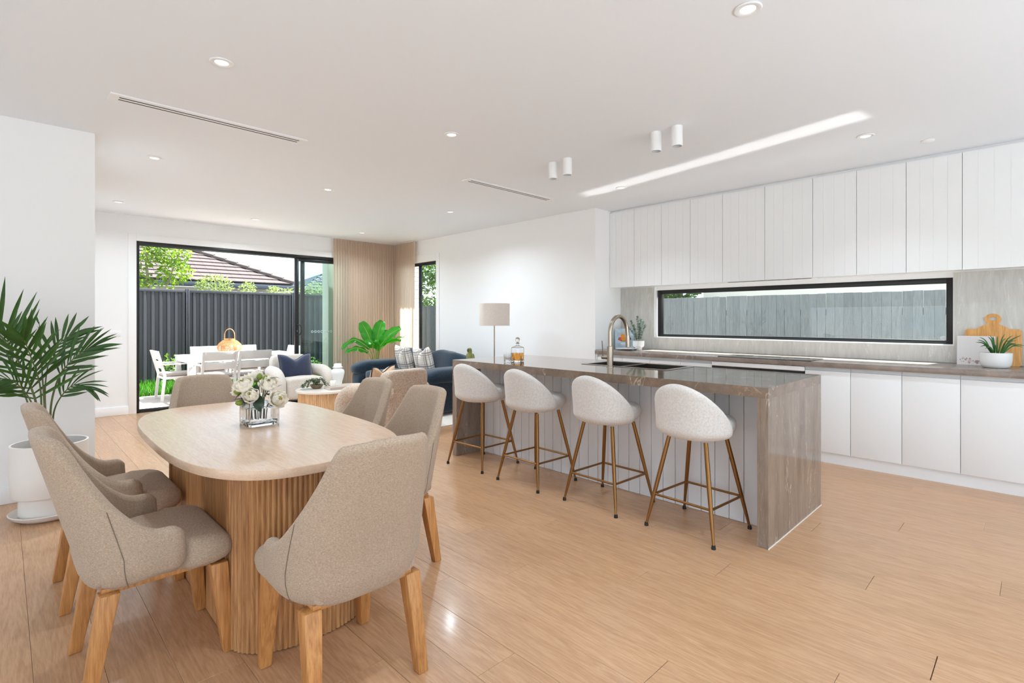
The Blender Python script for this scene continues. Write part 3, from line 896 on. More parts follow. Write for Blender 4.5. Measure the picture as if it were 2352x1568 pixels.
def shell(path, top, bot, thick, place, nz=14, ends=0.02):
    """padded shell; place(x, y, z) bends a point; top(s), bot(s) give heights"""
    g = G(); rings = []
    n = len(path)
    for i, (x, y, nx, ny, s) in enumerate(path):
        zt, zb = top(s), bot(s)
        e = min(i, n - 1 - i)
        th = thick * (1.0 if e >= 3 else (0.35, 0.72, 0.92)[e])
        r = th / 2; ring = []
        if e < 3: zt -= (0.03, 0.012, 0.003)[e]; zb += (0.025, 0.008, 0.002)[e]
        zt2 = zt - r; zb2 = zb + r
        for k in range(nz + 1):                      # outer side upwards
            z = lerp(zb2, zt2, k / nz); ring.append((x + nx * r, y + ny * r, z))
        for k in range(1, 6):
            a = PI * k / 6; ring.append((x + nx * r * math.cos(a), y + ny * r * math.cos(a), zt2 + r * math.sin(a)))
        for k in range(nz + 1):
            z = lerp(zt2, zb2, k / nz); ring.append((x - nx * r, y - ny * r, z))
        for k in range(1, 6):
            a = PI + PI * k / 6; ring.append((x + nx * r * math.cos(a), y + ny * r * math.cos(a), zb2 + r * math.sin(a)))
        rings.append([place(*p) for p in ring])
    g.loft(rings)
    return g

def make_dining_chair():
    t = thing('dining_chair', '', 'chair', (0, 0, 0), 0, 'linen chairs around the dining table')
    path = u_path(0.243, -0.225, 0.05, 0.17, 72)
    def top(s):
        a = abs(s)
        if a < 0.38: return 0.905 - 0.010 * (a / 0.38) ** 2
        if a < 0.47: return 0.895 - 0.055 * ((a - 0.38) / 0.09) ** 2
        u = min((a - 0.47) / 0.39, 1.0)
        return 0.548 + (0.840 - 0.548) * (1 - u) ** 1.9
    def bot(s):
        a = abs(s); return 0.345 + 0.035 * smooth01((a - 0.3) / 0.6)
    def place(x, y, z):
        dz = z - 0.47
        if dz > 0:
            k = 1 - 0.13 * smooth01(dz / 0.43) if y < 0.02 else 1 - 0.06 * smooth01(dz / 0.43)
            y2 = y - 0.27 * dz * smooth01((0.14 - y) / 0.30)
            return (x * k, y2, z)
        k = 1 - 0.16 * (min(-dz, 0.13) / 0.13) ** 2
        return (x * k, (y - 0.02) * k + 0.02, z)
    shell(path, top, bot, 0.05, place, 16).build('shell_back', M['linen'], t, smooth=True, angle=75)
    # seat cushion, wider in front of the arms
    rings = []
    for y, hw, z0, z1, rr in ((-0.20, 0.19, 0.37, 0.455, 0.03), (-0.10, 0.212, 0.36, 0.470, 0.035), (0.00, 0.214, 0.36, 0.478, 0.035), (0.052, 0.216, 0.36, 0.478, 0.035),
                             (0.070, 0.243, 0.358, 0.478, 0.04), (0.15, 0.246, 0.358, 0.472, 0.045), (0.190, 0.240, 0.365, 0.460, 0.045), (0.209, 0.228, 0.380, 0.445, 0.03), (0.216, 0.20, 0.395, 0.427, 0.015)):
        zc = (z0 + z1) / 2
        rings.append([(px, y, zc + pz) for px, pz in rrect(hw, (z1 - z0) / 2, rr, 5)])
    G().loft(rings).build('seat', M['linen'], t, smooth=True, angle=60)
    # seams on the outside of the shell
    for sgn in (-1, 1):
        g = G()
        for (x, y, nx, ny, s) in path:
            if abs(s - sgn * 0.60) < 0.015:
                g.tube([place(x + nx * 0.0255, y + ny * 0.0255, lerp(0.37, top(s) - 0.03, k / 8)) for k in range(9)], 0.0016, 6)
                break
        g.build('seam', M['seam'], t, smooth=True)
    G().box(-0.185, 0.185, -0.185, 0.185, 0.343, 0.366).build('seat_frame', M['leg_wood'], t, bevel=0.004)
    for sx in (-1, 1):
        for y0, y1 in ((0.170, 0.205), (-0.165, -0.225)):
            g = G(); rod(g, (sx * 0.200, y1, 0.0), (sx * 0.188, y0, 0.352), 0.020, 0.020, 0.030, 0.030)
            g.build('leg', M['leg_wood'], t, bevel=0.004)
    return t
ch = make_dining_chair()
# chairs face local +Y; rotation turns that towards the table
DC = [((0.425, 2.42), -90, 'beige linen dining chair nearest on the left side of the table'),
      ((0.42, 3.19), -90, 'beige linen dining chair on the left side, second one, nearer the palm pot'),
      ((0.895, 1.815), 0, 'beige linen dining chair at the near end of the table, its back to the camera'),
      ((1.43, 2.46), 90, 'beige linen dining chair on the right side of the table, nearer the camera'),
      ((1.43, 3.02), 90, 'beige linen dining chair on the right side, further one, before the coffee table'),
      ((0.99, 3.735), 180, 'beige linen dining chair at the far end of the table behind the flower vase')]
for k, ((x, y), rz, lab) in enumerate(DC):
    if k == 0: ch.location = (x, y, 0); ch.rotation_euler = (0, 0, R(rz)); ch['label'] = lab
    else: dup(ch, (x, y, 0), R(rz), lab)

# ------------------------------------------------------------------ bar stools
def make_stool():
    t = thing('bar_stool', '', 'stool', (0, 0, 0), 0, 'boucle bar stools along the island')
    path = u_path(0.215, -0.215, -0.01, 0.2, 64)
    def top(s):
        a = abs(s); return 0.618 + 0.287 * max(0.0, math.cos(PI / 2 * min(a / 1.0, 1))) ** 0.70
    def bot(s): return 0.567 + 0.01 * abs(s)
    def place(x, y, z):
        dz = max(0, z - 0.66); k = 1 + 0.02 * dz
        yy = y - 0.10 * dz * smooth01((0.05 - y) / 0.2)
        if z < 0.63:
            q = 1 - 0.22 * ((0.63 - z) / 0.065) ** 2
            return (x * q, yy * q, z)
        return (x * k, yy, z)
    shell(path, top, bot, 0.058, place, 14).build('shell_back', M['boucle'], t, smooth=True, angle=75)
    prof = [(0.0005, 0.574), (0.14, 0.576), (0.180, 0.592), (0.200, 0.618), (0.206, 0.645), (0.200, 0.670), (0.180, 0.688), (0.10, 0.697), (0.0005, 0.698)]
    G().lathe(prof, 44, (0, 0.040, 0)).build('seat', M['boucle'], t, smooth=True, angle=75)
    G().lathe([(0.0005, 0.563), (0.13, 0.563), (0.135, 0.566), (0.135, 0.573), (0.0005, 0.573)], 32).build('seat_plate', M['black'], t, smooth=True, angle=30)
    pts = {}
    for sx in (-1, 1):
        for sy in (-1, 1):
            a = Vector((sx * 0.122, sy * 0.122, 0.562)); b = Vector((sx * 0.222, sy * 0.218, 0.012))
            ps = [a.lerp(b, u) for u in (0, 0.25, 0.5, 0.75, 1)]
            lg = G().tube(ps, [0.0125, 0.0135, 0.0130, 0.0112, 0.0075], 14).build('leg', M['gold'], t, smooth=True, angle=50)
            G().lathe([(0.0005, -0.012), (0.0125, -0.012), (0.0125, -0.003), (0.010, 0.010), (0.0005, 0.010)], 14, tuple(b)).build('foot_cap', M['rubber'], lg, smooth=True, angle=40)
            pts[(sx, sy)] = a.lerp(b, (0.562 - 0.20) / 0.55)
    for a, b in (((-1, -1), (1, -1)), ((1, -1), (1, 1)), ((1, 1), (-1, 1)), ((-1, 1), (-1, -1))):
        G().tube([pts[a], pts[b]], 0.0075, 10).build('foot_rail', M['gold'], t, smooth=True, angle=50)
    return t
st = make_stool()
ST = [(3.064, 3.487, 'white boucle bar stool furthest from the camera, by the far island leg'), (3.05, 2.822, 'second white boucle bar stool from the far island end'),
      (3.063, 2.14, 'third white boucle bar stool from the far island end'), (3.071, 1.485, 'white boucle bar stool closest to the camera, by the near stone end')]
for k, (x, y, lab) in enumerate(ST):
    rz = R(-90 + (2, -1, -2, -4)[k])
    if k == 0: st.location = (x, y, 0); st.rotation_euler = (0, 0, rz); st['label'] = lab
    else: dup(st, (x, y, 0), rz, lab)

# ------------------------------------------------------------------ curtains
def sheer(name, c0, c1, trans=0.5, clear=0.06):
    m = bpy.data.materials.new(name); m.use_nodes = True
    nt = m.node_tree; N, L = nt.nodes, nt.links; N.clear()
    o = N.new('ShaderNodeOutputMaterial'); tc = N.new('ShaderNodeTexCoord'); mp = N.new('ShaderNodeMapping'); mp.inputs['Scale'].default_value = (160, 160, 160)
    n = N.new('ShaderNodeTexNoise'); n.inputs['Scale'].default_value = 1.0; n.inputs['Detail'].default_value = 4
    L.new(tc.outputs['Object'], mp.inputs[0]); L.new(mp.outputs[0], n.inputs['Vector'])
    r = N.new('ShaderNodeValToRGB'); r.color_ramp.elements[0].position = 0.3; r.color_ramp.elements[1].position = 0.7
    r.color_ramp.elements[0].color = c0; r.color_ramp.elements[1].color = c1
    L.new(n.outputs['Fac'], r.inputs[0])
    d = N.new('ShaderNodeBsdfDiffuse'); t = N.new('ShaderNodeBsdfTranslucent'); tr = N.new('ShaderNodeBsdfTransparent')
    L.new(r.outputs[0], d.inputs['Color']); L.new(r.outputs[0], t.inputs['Color'])
    a = N.new('ShaderNodeMixShader'); a.inputs['Fac'].default_value = trans
    L.new(d.outputs[0], a.inputs[1]); L.new(t.outputs[0], a.inputs[2])
    b = N.new('ShaderNodeMixShader'); b.inputs['Fac'].default_value = clear
    L.new(a.outputs[0], b.inputs[1]); L.new(tr.outputs[0], b.inputs[2]); L.new(b.outputs[0], o.inputs['Surface'])
    return m
M['sheer'] = sheer('curtain_linen', S(224, 206, 187), S(232, 215, 197), 0.55, 0.06)
def curtain(p0, p1, waves, seed, name, label):
    rr = random.Random(seed)
    p0 = Vector(p0); p1 = Vector(p1); d = (p1 - p0); Lg = d.length; d.normalize(); nrm = Vector((-d.y, d.x, 0))
    n = waves * 8; nz = 16; vs = []; fs = []
    ph = [rr.uniform(-1.0, 1.0) for _ in range(waves + 2)]; am = [rr.uniform(0.4, 1.5) for _ in range(waves + 2)]
    for j in range(nz + 1):
        z = lerp(0.012, 2.69, j / nz); low = 1 - j / nz
        for i in range(n + 1):
            u = i / n; w = u * waves; k = int(w); f = w - k
            pp = lerp(ph[k], ph[min(k + 1, waves + 1)], f); aa = lerp(am[k], am[min(k + 1, waves + 1)], f)
            off = 0.022 * (0.8 + 0.4 * low * (aa - 0.6)) * math.sin(2 * PI * w + pp * 1.6 * low) + 0.016 * low * math.sin(2 * PI * w / 3.7 + seed) + 0.010 * low * math.sin(2 * PI * w / 1.9 + 2 * seed)
            q = p0 + d * (u * Lg + 0.010 * low * pp) + nrm * off
            vs.append((q.x, q.y, z))
    for j in range(nz):
        for i in range(n):
            a = j * (n + 1) + i; fs.append((a, a + 1, a + n + 2, a + n + 1))
    c = thing(name, label, 'curtain', (0, 0, 0), 0, 'beige sheer curtains in the lounge corner')
    G().add(vs, fs).build('fabric', M['sheer'], c, smooth=True, angle=180)
    g = G(); a, b = p0 - d * 0.02, p1 + d * 0.01
    rod(g, (0, 0, 0), (0, 0, 0.001), 0.001)
    g = G().tube([(a.x, a.y, 2.694), (b.x, b.y, 2.694)], 0.005, 6)
    g.build('ceiling_track', M['whitemetal'], c)
    return c
curtain((4.10, 8.585, 0), (5.335, 8.585, 0), 25, 1, 'curtain', 'beige sheer curtain hanging beside the sliding door')
curtain((5.30, 8.53, 0), (5.30, 7.88, 0), 13, 2, 'curtain', 'beige sheer curtain on the side wall beside the narrow window')

# ------------------------------------------------------------------ rug
M['rug'] = fabric('rug_wool', S(214, 206, 196), S(236, 229, 220), 60, (1, 1, 1), bump=0.6, sheen=0.2)
o = G().box(2.35, 4.75, 5.0, 7.7, 0.0, 0.012).build('rug', M['rug'], bevel=0.005)
tag(o, 'large pale cream rug under the sofa and coffee table', 'rug')

# ------------------------------------------------------------------ sofa
M['navy'] = fabric('navy_upholstery', S(20, 34, 46), S(36, 56, 72), 60, (1, 1, 1), bump=0.15, sheen=0.35)
M['navydark'] = mat('navy_piping', S(22, 32, 48), 0.8, var=(30, 0.1))
sofa = thing('sofa', 'dark navy two seater sofa with rolled arms against the lounge wall', 'sofa', (4.42, 6.58, 0.012))
# local: faces -X
G().superbox(0.46, 0.96, 0.15, 0.16, 40, 14, Matrix.Translation((0.02, 0, 0.2))).build('base', M['navy'], sofa, smooth=True, angle=80)
for sy in (-1, 1):
    def arm(p):
        x, y, z = p
        z += 0.02 * math.sin(x * 3.0)
        return (x, y * (1 + 0.12 * smooth01((z + 0.02) / 0.1)), z)
    g = G().superbox(0.45, 0.14, 0.22, 0.35, 36, 18, Matrix.Translation((-0.03, sy * 0.94, 0.26)), arm)
    a_ = g.build('arm', M['navy'], sofa, smooth=True, angle=80)
    g = G().superbox(0.475, 0.175, 0.105, 0.6, 36, 18, Matrix.Translation((-0.04, sy * 0.95, 0.52)), lambda p: (p[0], p[1], p[2] + 0.03 * (p[0] / 0.475) * 0 - 0.03 * smooth01((-p[0] - 0.25) / 0.25)))
    g.build('arm_pad', M['navy'], a_, smooth=True, angle=80)
for sy in (-1, 1):
    def seatf(p): return (p[0], p[1], p[2] + 0.02 * (1 - (p[1] / 0.4) ** 2))
    G().superbox(0.37, 0.395, 0.09, 0.28, 36, 14, Matrix.Translation((-0.06, sy * 0.395, 0.39)), seatf).build('seat_cushion', M['navy'], sofa, smooth=True, angle=80)
    def backf(p):
        x, y, z = p
        return (x + 0.02 * math.sin(y * 9) * (1 if x < 0 else 0.3), y, z - 0.045 * smooth01((sy * y + 0.0) / 0.42) * (1 if sy < 0 else 0.4) + 0.012 * math.sin(y * 14 + x * 6))
    Mx = Matrix.Translation((0.30, sy * 0.44, 0.56)) @ Matrix.Rotation(R(12), 4, 'Y')
    G().superbox(0.15, 0.455, 0.245, 0.48, 36, 18, Mx, backf).build('back_cushion', M['navy'], sofa, smooth=True, angle=80)
G().superbox(0.07, 0.93, 0.30, 0.25, 36, 14, Matrix.Translation((0.43, 0, 0.40))).build('back_frame', M['navy'], sofa, smooth=True, angle=80)

# ------------------------------------------------------------------ cushions
def pillow(w, h, t, chop, mat_, name, label, loc, rot, group=None, piping=None, cat='cushion', n=22):
    vs = []; fs = []
    def zt(u): return h / 2 * (1 - chop * math.exp(-(u / 0.42) ** 2)) 
    N1 = n + 1
    for side in (1, -1):
        for j in range(N1):
            v = -1 + 2 * j / n
            for i in range(N1):
                u = -1 + 2 * i / n
                edge = (1 - abs(u) ** 3.2) * (1 - abs(v) ** 3.2)
                th = t / 2 * (max(edge, 0) ** 0.55)
                if v > 0: th *= 1 - 0.55 * chop * math.exp(-(u / 0.22) ** 2) * v
                px = w / 2 * u * (1 - 0.05 * (1 - v * v)); 
                pz = (v * h / 2 if v <= 0 else v * zt(u)) * (1 - 0.04 * (1 - u * u))
                vs.append((px, side * th, pz))
        o0 = 0 if side == 1 else N1 * N1
        for j in range(n):
            for i in range(n):
                a = o0 + j * N1 + i
                q = (a, a + 1, a + N1 + 1, a + N1)
                fs.append(q if side == -1 else q[::-1])
    g = G().add(vs, fs)
    if piping is None:
        o = g.build(name, mat_, smooth=True, weld=True, angle=180)
        tag(o, label, cat, group); o.location = loc; o.rotation_euler = rot
        return o
    t_ = thing(name, label, cat, loc, 0, group); t_.rotation_euler = rot
    g.build('cover', mat_, t_, smooth=True, weld=True, angle=180)
    ring = []
    for i in range(N1): ring.append((-1 + 2 * i / n, -1))
    for j in range(1, N1): ring.append((1, -1 + 2 * j / n))
    for i in range(1, N1): ring.append((1 - 2 * i / n, 1))
    for j in range(1, n + 1): ring.append((-1, 1 - 2 * j / n))
    pts = []
    for u, v in ring:
        pts.append((w / 2 * u * (1 - 0.05 * (1 - v * v)), 0, (v * h / 2 if v <= 0 else v * zt(u)) * (1 - 0.04 * (1 - u * u))))
    G().tube(pts, 0.006, 6).build('piping', piping, t_, smooth=True)
    return t_
def plaid(name):
    m, nt, b = base_mat(name); N, L = nt.nodes, nt.links
    tc = N.new('ShaderNodeTexCoord'); sp = N.new('ShaderNodeSeparateXYZ'); L.new(tc.outputs['Object'], sp.inputs[0])
    def stripes(out, per, w, ofs):
        a = N.new('ShaderNodeMath'); a.operation = 'ADD'; a.inputs[1].default_value = ofs; L.new(out, a.inputs[0])
        md = N.new('ShaderNodeMath'); md.operation = 'PINGPONG'; md.inputs[1].default_value = per / 2; L.new(a.outputs[0], md.inputs[0])
        lt = N.new('ShaderNodeMath'); lt.operation = 'LESS_THAN'; lt.inputs[1].default_value = w; L.new(md.outputs[0], lt.inputs[0])
        return lt.outputs[0]
    last = None
    col = S(236, 228, 218)
    for out in (sp.outputs['X'], sp.outputs['Z']):
        for per, w, ofs, c, f in ((0.20, 0.010, 0.033, S(45, 45, 52), 0.75), (0.20, 0.006, 0.066, S(45, 45, 52), 0.65), (0.20, 0.03, 0.05, S(190, 180, 172), 0.4), (0.10, 0.003, 0.0, S(120, 112, 110), 0.55), (0.2, 0.004, 0.13, S(196, 160, 120), 0.5)):
            s = stripes(out, per, w, ofs + (0.02 if out == sp.outputs['Z'] else 0))
            mu = N.new('ShaderNodeMath'); mu.operation = 'MULTIPLY'; mu.inputs[1].default_value = f; L.new(s, mu.inputs[0])
            mx = N.new('ShaderNodeMixRGB'); mx.inputs['Color2'].default_value = c; L.new(mu.outputs[0], mx.inputs['Fac'])
            if last is None: mx.inputs['Color1'].default_value = col
            else: L.new(last, mx.inputs['Color1'])
            last = mx.outputs[0]
    L.new(last, b.inputs['Base Color']); b.inputs['Roughness'].default_value = 0.9; b.inputs['Specular IOR Level'].default_value = 0.1
    return m
M['plaid'] = plaid('plaid_weave')
M['navyvelvet'] = fabric('navy_velvet', S(30, 36, 56), S(46, 54, 80), 90, (1, 1, 1), bump=0.2, sheen=0.6)
M['tan'] = fabric('tan_linen', S(196, 160, 128), S(222, 190, 160), 120, (1, 1, 2), bump=0.2)
pillow(0.44, 0.46, 0.18, 0.40, M['plaid'], 'plaid_cushion', 'white cushion with dark plaid lines, further along the sofa toward the curtain', (4.50, 6.98, 0.66), (R(14), 0, R(-96)), 'plaid cushions on the sofa')
pillow(0.44, 0.46, 0.18, 0.40, M['plaid'], 'plaid_cushion', 'white cushion with dark plaid lines, nearer the sofa arm by the island', (4.50, 6.46, 0.66), (R(14), 0, R(-92)), 'plaid cushions on the sofa')

# ------------------------------------------------------------------ swivel armchairs
def armchair(label, mt, loc, rz):
    t = thing('armchair', label, 'armchair', loc, rz, 'boucle swivel armchairs in the lounge')
    # faces local -Y
    G().lathe([(0.0005, 0), (0.26, 0), (0.26, 0.012), (0.24, 0.02), (0.08, 0.03), (0.08, 0.075), (0.0005, 0.075)], 36).build('swivel_base', M['steel'], t, smooth=True, angle=30)
    G().superbox(0.30, 0.33, 0.16, 0.22, 40, 16, Matrix.Translation((0, -0.02, 0.235)), lambda p: (p[0], p[1], p[2] + 0.02 * (1 - (p[0] / 0.3) ** 2) * (1 if p[2] > 0 else 0))).build('seat', mt, t, smooth=True, angle=80)
    def bf(p):
        x, y, z = p
        return (x * (1 + 0.05 * smooth01((z + 0.3) / 0.6)), y + 0.05 * (x / 0.28) ** 2 * -1 + 0.10 * (z + 0.3) * 0.6, z)
    G().superbox(0.285, 0.085, 0.31, 0.30, 40, 20, Matrix.Translation((0, 0.30, 0.41)), bf).build('backrest', mt, t, smooth=True, angle=80)
    for sx in (-1, 1):
        pts = catmull([(sx * 0.385, -0.27, 0.075), (sx * 0.395, -0.30, 0.22), (sx * 0.39, -0.27, 0.38), (sx * 0.375, -0.12, 0.465), (sx * 0.345, 0.08, 0.475), (sx * 0.29, 0.26, 0.47), (sx * 0.20, 0.33, 0.46)], 6)
        n = len(pts); rad = [0.092 * (0.80 + 0.2 * smooth01(i / 4)) for i in range(n)]
        G().tube(pts, rad, 18).build('arm', mt, t, smooth=True, angle=80)
    return t
armchair('cream boucle swivel armchair in front of the open sliding door', M['cream_boucle'], (3.30, 8.17, 0.0), R(2))
armchair('beige speckled swivel armchair with its back to the dining table', M['beige_boucle'], (3.17, 5.26, 0.012), R(180 + 7))
pillow(0.52, 0.42, 0.20, 0.42, M['navyvelvet'], 'navy_cushion', 'navy velvet cushion with a pinched top on the cream armchair', (3.28, 8.16, 0.535), (R(-14), 0, R(3)), None, M['navydark'])
pillow(0.40, 0.36, 0.14, 0.40, M['tan'], 'tan_cushion', 'tan cushion with dark piping leaning inside the beige armchair', (3.12, 5.33, 0.575), (R(14), 0, R(20)), None, M['navydark'])

# ------------------------------------------------------------------ coffee table and what stands on it
CTZ = 0.385
M['oak_light'] = wood('coffee_table_oak', S(196, 148, 104), S(226, 184, 140), 'Z', 1.6, rough=0.4, rand=0.06, ring=0.3)
M['tabletop_white'] = mat('coffee_table_top', S(228, 216, 204), 0.22, var=(5, 0.03))
ct = thing('coffee_table', 'pill shaped coffee table with fluted oak sides and pale top', 'table', (3.17, 6.52, 0.012))
def pill(hl, r, n=20):
    out = []
    for k in range(n + 1):
        a = -PI / 2 + PI * k / n; out.append((hl + r * math.cos(a), r * math.sin(a)))
    for k in range(n + 1):
        a = PI / 2 + PI * k / n; out.append((-hl + r * math.cos(a), r * math.sin(a)))
    return out
H_ = CTZ - 0.012
rings = []
for r_, z in ((0.335, H_ - 0.03), (0.34, H_ - 0.026), (0.34, H_ - 0.004), (0.336, H_)): rings.append([(x, y, z) for x, y in pill(0.19, r_, 24)])
G().loft(rings).build('tabletop', M['tabletop_white'], ct, smooth=True, angle=30)
base = pill(0.19, 0.305, 24)
# resample evenly and place slats
def resample(poly, step):
    P = poly + [poly[0]]; d = [0]
    for i in range(1, len(P)): d.append(d[-1] + math.dist(P[i], P[i - 1]))
    T = d[-1]; n = int(T / step); out = []; j = 0
    for k in range(n):
        t = T * k / n
        while d[j + 1] < t: j += 1
        u = (t - d[j]) / max(d[j + 1] - d[j], 1e-9)
        tx, ty = P[j + 1][0] - P[j][0], P[j + 1][1] - P[j][1]
        out.append((lerp(P[j][0], P[j + 1][0], u), lerp(P[j][1], P[j + 1][1], u), math.atan2(ty, tx)))
    return out
G().prism([(x, y) for x, y in base], 0.0, H_ - 0.031).build('drum_core', M['oak_light'], ct)
sm = None
for (x, y, a) in resample(base, 0.024):
    if sm is None:
        gg = G(); prof = [(-0.0105, 0)] + [(-0.0105 * math.cos(PI * q / 6), -0.009 * math.sin(PI * q / 6)) for q in range(1, 6)] + [(0.0105, 0)]
        gg.prism(prof, 0.0, H_ - 0.031)
        o = gg.build('slat', M['oak_light'], ct, smooth=True, angle=40); sm = o.data
    else:
        o = bpy.data.objects.new('slat', sm); COL.objects.link(o); o.parent = ct
    o.location = (x, y, 0); o.rotation_euler = (0, 0, a)
# book, candle, jar, bowl with trailing plant
M['bookgrey'] = mat('book_cover_taupe', S(176, 160, 148), 0.5, var=(6, 0.03))
M['paper'] = mat('book_pages', S(230, 224, 214), 0.8, var=(50, 0.04), stretch=(1, 1, 30))
t = thing('coffee_table_book', 'taupe hardcover book lying on the coffee table under the candle', 'book', (3.13, 6.40, CTZ), R(-3))
G().box(-0.16, 0.16, -0.115, 0.115, 0.0, 0.004).box(-0.16, 0.16, -0.115, 0.115, 0.031, 0.035).box(-0.16, 0.16, -0.115, -0.111, 0.004, 0.031).build('cover', M['bookgrey'], t)
G().box(-0.153, 0.155, -0.11, 0.108, 0.0042, 0.0308).build('pages', M['paper'], t)
M['wax'] = mat('candle_wax', S(242, 238, 230), 0.5, var=(7, 0.01))
t = thing('candle', 'short white pillar candle standing on the taupe book', 'candle', (3.06, 6.42, CTZ + 0.0352))
G().lathe([(0.0005, 0), (0.036, 0), (0.0375, 0.003), (0.0375, 0.066), (0.033, 0.072), (0.0005, 0.073)], 28).build('wax', M['wax'], t, smooth=True, angle=40)
G().tube([(0, 0, 0.072), (0.001, 0, 0.083)], 0.0012, 6).build('wick', M['dark'], t)
t = thing('ginger_jar', 'tall white lidded ginger jar on the coffee table', 'jar', (3.24, 6.66, CTZ))
G().lathe([(0.0005, 0), (0.052, 0), (0.054, 0.006), (0.052, 0.02), (0.060, 0.06), (0.076, 0.12), (0.088, 0.165), (0.090, 0.19), (0.082, 0.215), (0.060, 0.232), (0.050, 0.238), (0.050, 0.25), (0.0005, 0.25)], 36).build('body', M['ceramic'], t, smooth=True, angle=50)
ld = G().lathe([(0.0005, 0.25), (0.066, 0.25), (0.068, 0.255), (0.056, 0.262), (0.050, 0.268), (0.050, 0.292), (0.040, 0.302), (0.012, 0.306), (0.0005, 0.306)], 32).build('lid', M['ceramic'], t, smooth=True, angle=45)
M['bronze'] = mat('antique_bronze', S(126, 120, 110), 0.4, metal=0.7, var=(20, 0.1))
G().lathe([(0.0005, 0.305), (0.008, 0.305), (0.006, 0.312), (0.011, 0.320), (0.011, 0.328), (0.005, 0.338), (0.0005, 0.342)], 16).build('finial', M['bronze'], ld, smooth=True)
M['bowlbrown'] = mat('bowl_wood', S(128, 104, 84), 0.5, var=(9, 0.1))
M['greygreen'] = leafy('greygreen_leaf', S(104, 122, 88), 0.25, 0.5, 0.25)
M['stemgreen'] = mat('stem_green', S(96, 110, 66), 0.6, var=(20, 0.15))
t = thing('trailing_plant', 'small bowl of grey-green trailing foliage on the coffee table', 'plant', (2.93, 6.62, CTZ))
G().lathe([(0.0005, 0), (0.05, 0), (0.075, 0.025), (0.082, 0.05), (0.078, 0.05), (0.07, 0.028), (0.0005, 0.03)], 28).build('bowl', M['bowlbrown'], t, smooth=True, angle=40)
rr = random.Random(5)
def leaf_quad(g, c, d, n, l, w):
    d = Vector(d).normalized(); s = d.cross(Vector(n)).normalized() * w; c = Vector(c); n2 = s.cross(d).normalized()
    g.add([c, c + d * l * 0.45 + s + n2 * w * 0.2, c + d * l, c + d * l * 0.45 - s + n2 * w * 0.2], [(0, 1, 2), (0, 2, 3)])
gl = G()
for k in range(16):
    a = rr.uniform(0, 2 * PI) if k > 5 else rr.uniform(2.6, 3.9)
    L_ = rr.uniform(0.10, 0.17) if k > 5 else rr.uniform(0.16, 0.22)
    pts = catmull([(0, 0, 0.04), (math.cos(a) * L_ * 0.4, math.sin(a) * L_ * 0.4, 0.10 + rr.uniform(0, 0.03)), (math.cos(a) * L_ * 0.8, math.sin(a) * L_ * 0.8, 0.075), (math.cos(a) * L_, math.sin(a) * L_, 0.03)], 5)
    gl.tube(pts, 0.0015, 4)
    for p in pts[2:]:
        for q in range(3):
            leaf_quad(gl, p, (rr.uniform(-1, 1), rr.uniform(-1, 1), rr.uniform(-0.3, 0.8)), (rr.uniform(-.3, .3), rr.uniform(-.3, .3), 1), 0.024, 0.008)
o = gl.build('trailing_stems', M['greygreen'], t); o['kind'] = 'stuff'

# ------------------------------------------------------------------ side table, lamp, parrot
t = thing('side_table', 'round pale side table on oak posts behind the island', 'table', (4.38, 4.97, 0.0))
SZ = 0.50
M['oak_pale'] = wood('pale_oak', S(202, 172, 146), S(228, 202, 178), 'X', 1.6, rough=0.4, rand=0.05, ring=0.3)
G().lathe([(0.0005, SZ - 0.03), (0.285, SZ - 0.03), (0.298, SZ - 0.025), (0.300, SZ - 0.008), (0.294, SZ), (0.0005, SZ)], 48).build('tabletop', M['oak_pale'], t, smooth=True, angle=30)
for k in range(3):
    a = R(150 + 120 * k)
    G().tube([(0.23 * math.cos(a), 0.23 * math.sin(a), 0.0), (0.23 * math.cos(a), 0.23 * math.sin(a), SZ - 0.031)], 0.033, 24).build('leg', M['oak_light'], t, smooth=True, angle=40)
M['shade'] = fabric('lampshade_linen', S(214, 204, 196), S(228, 220, 212), 110, (1, 1, 1), bump=0.1, sheen=0.0)
t = thing('table_lamp', 'tall lamp with brass stem and pale drum shade beside the sofa', 'lamp', (4.50, 4.90, SZ))
G().lathe([(0.0005, 0), (0.085, 0), (0.085, 0.014), (0.02, 0.022), (0.0005, 0.022)], 32).build('base', M['nickel'], t, smooth=True, angle=30)
G().tube([(0, 0, 0.02), (0, 0, 0.76)], 0.009, 12).build('stem', M['nickel'], t, smooth=True)
g = G(); rings = []
for r_, z in ((0.196, 0.705), (0.196, 0.987), (0.193, 0.987), (0.193, 0.705)): rings.append([(r_ * math.cos(2 * PI * k / 48), r_ * math.sin(2 * PI * k / 48), z) for k in range(48)])
g.loft(rings, cap=False, close=True).build('shade', M['shade'], t, smooth=True, angle=40)
G().tube([(-0.192, 0, 0.76), (0.192, 0, 0.76)], 0.002, 6).build('shade_fitting', M['nickel'], t)
M['parrot'] = mat('glazed_green', S(132, 138, 74), 0.25, var=(26, 0.3))
M['parrot_dark'] = mat('glazed_brown', S(92, 82, 58), 0.25, var=(26, 0.2))
t = thing('parrot_figurine', 'green ceramic parrot figurine perched beyond the far end of the island', 'figurine', (4.28, 5.12, SZ), R(200))
G().lathe([(0.0005, 0), (0.055, 0), (0.055, 0.02), (0.03, 0.04), (0.022, 0.10), (0.026, 0.20), (0.035, 0.22), (0.0005, 0.225)], 24).build('perch', M['parrot_dark'], t, smooth=True, angle=40)
rings = []
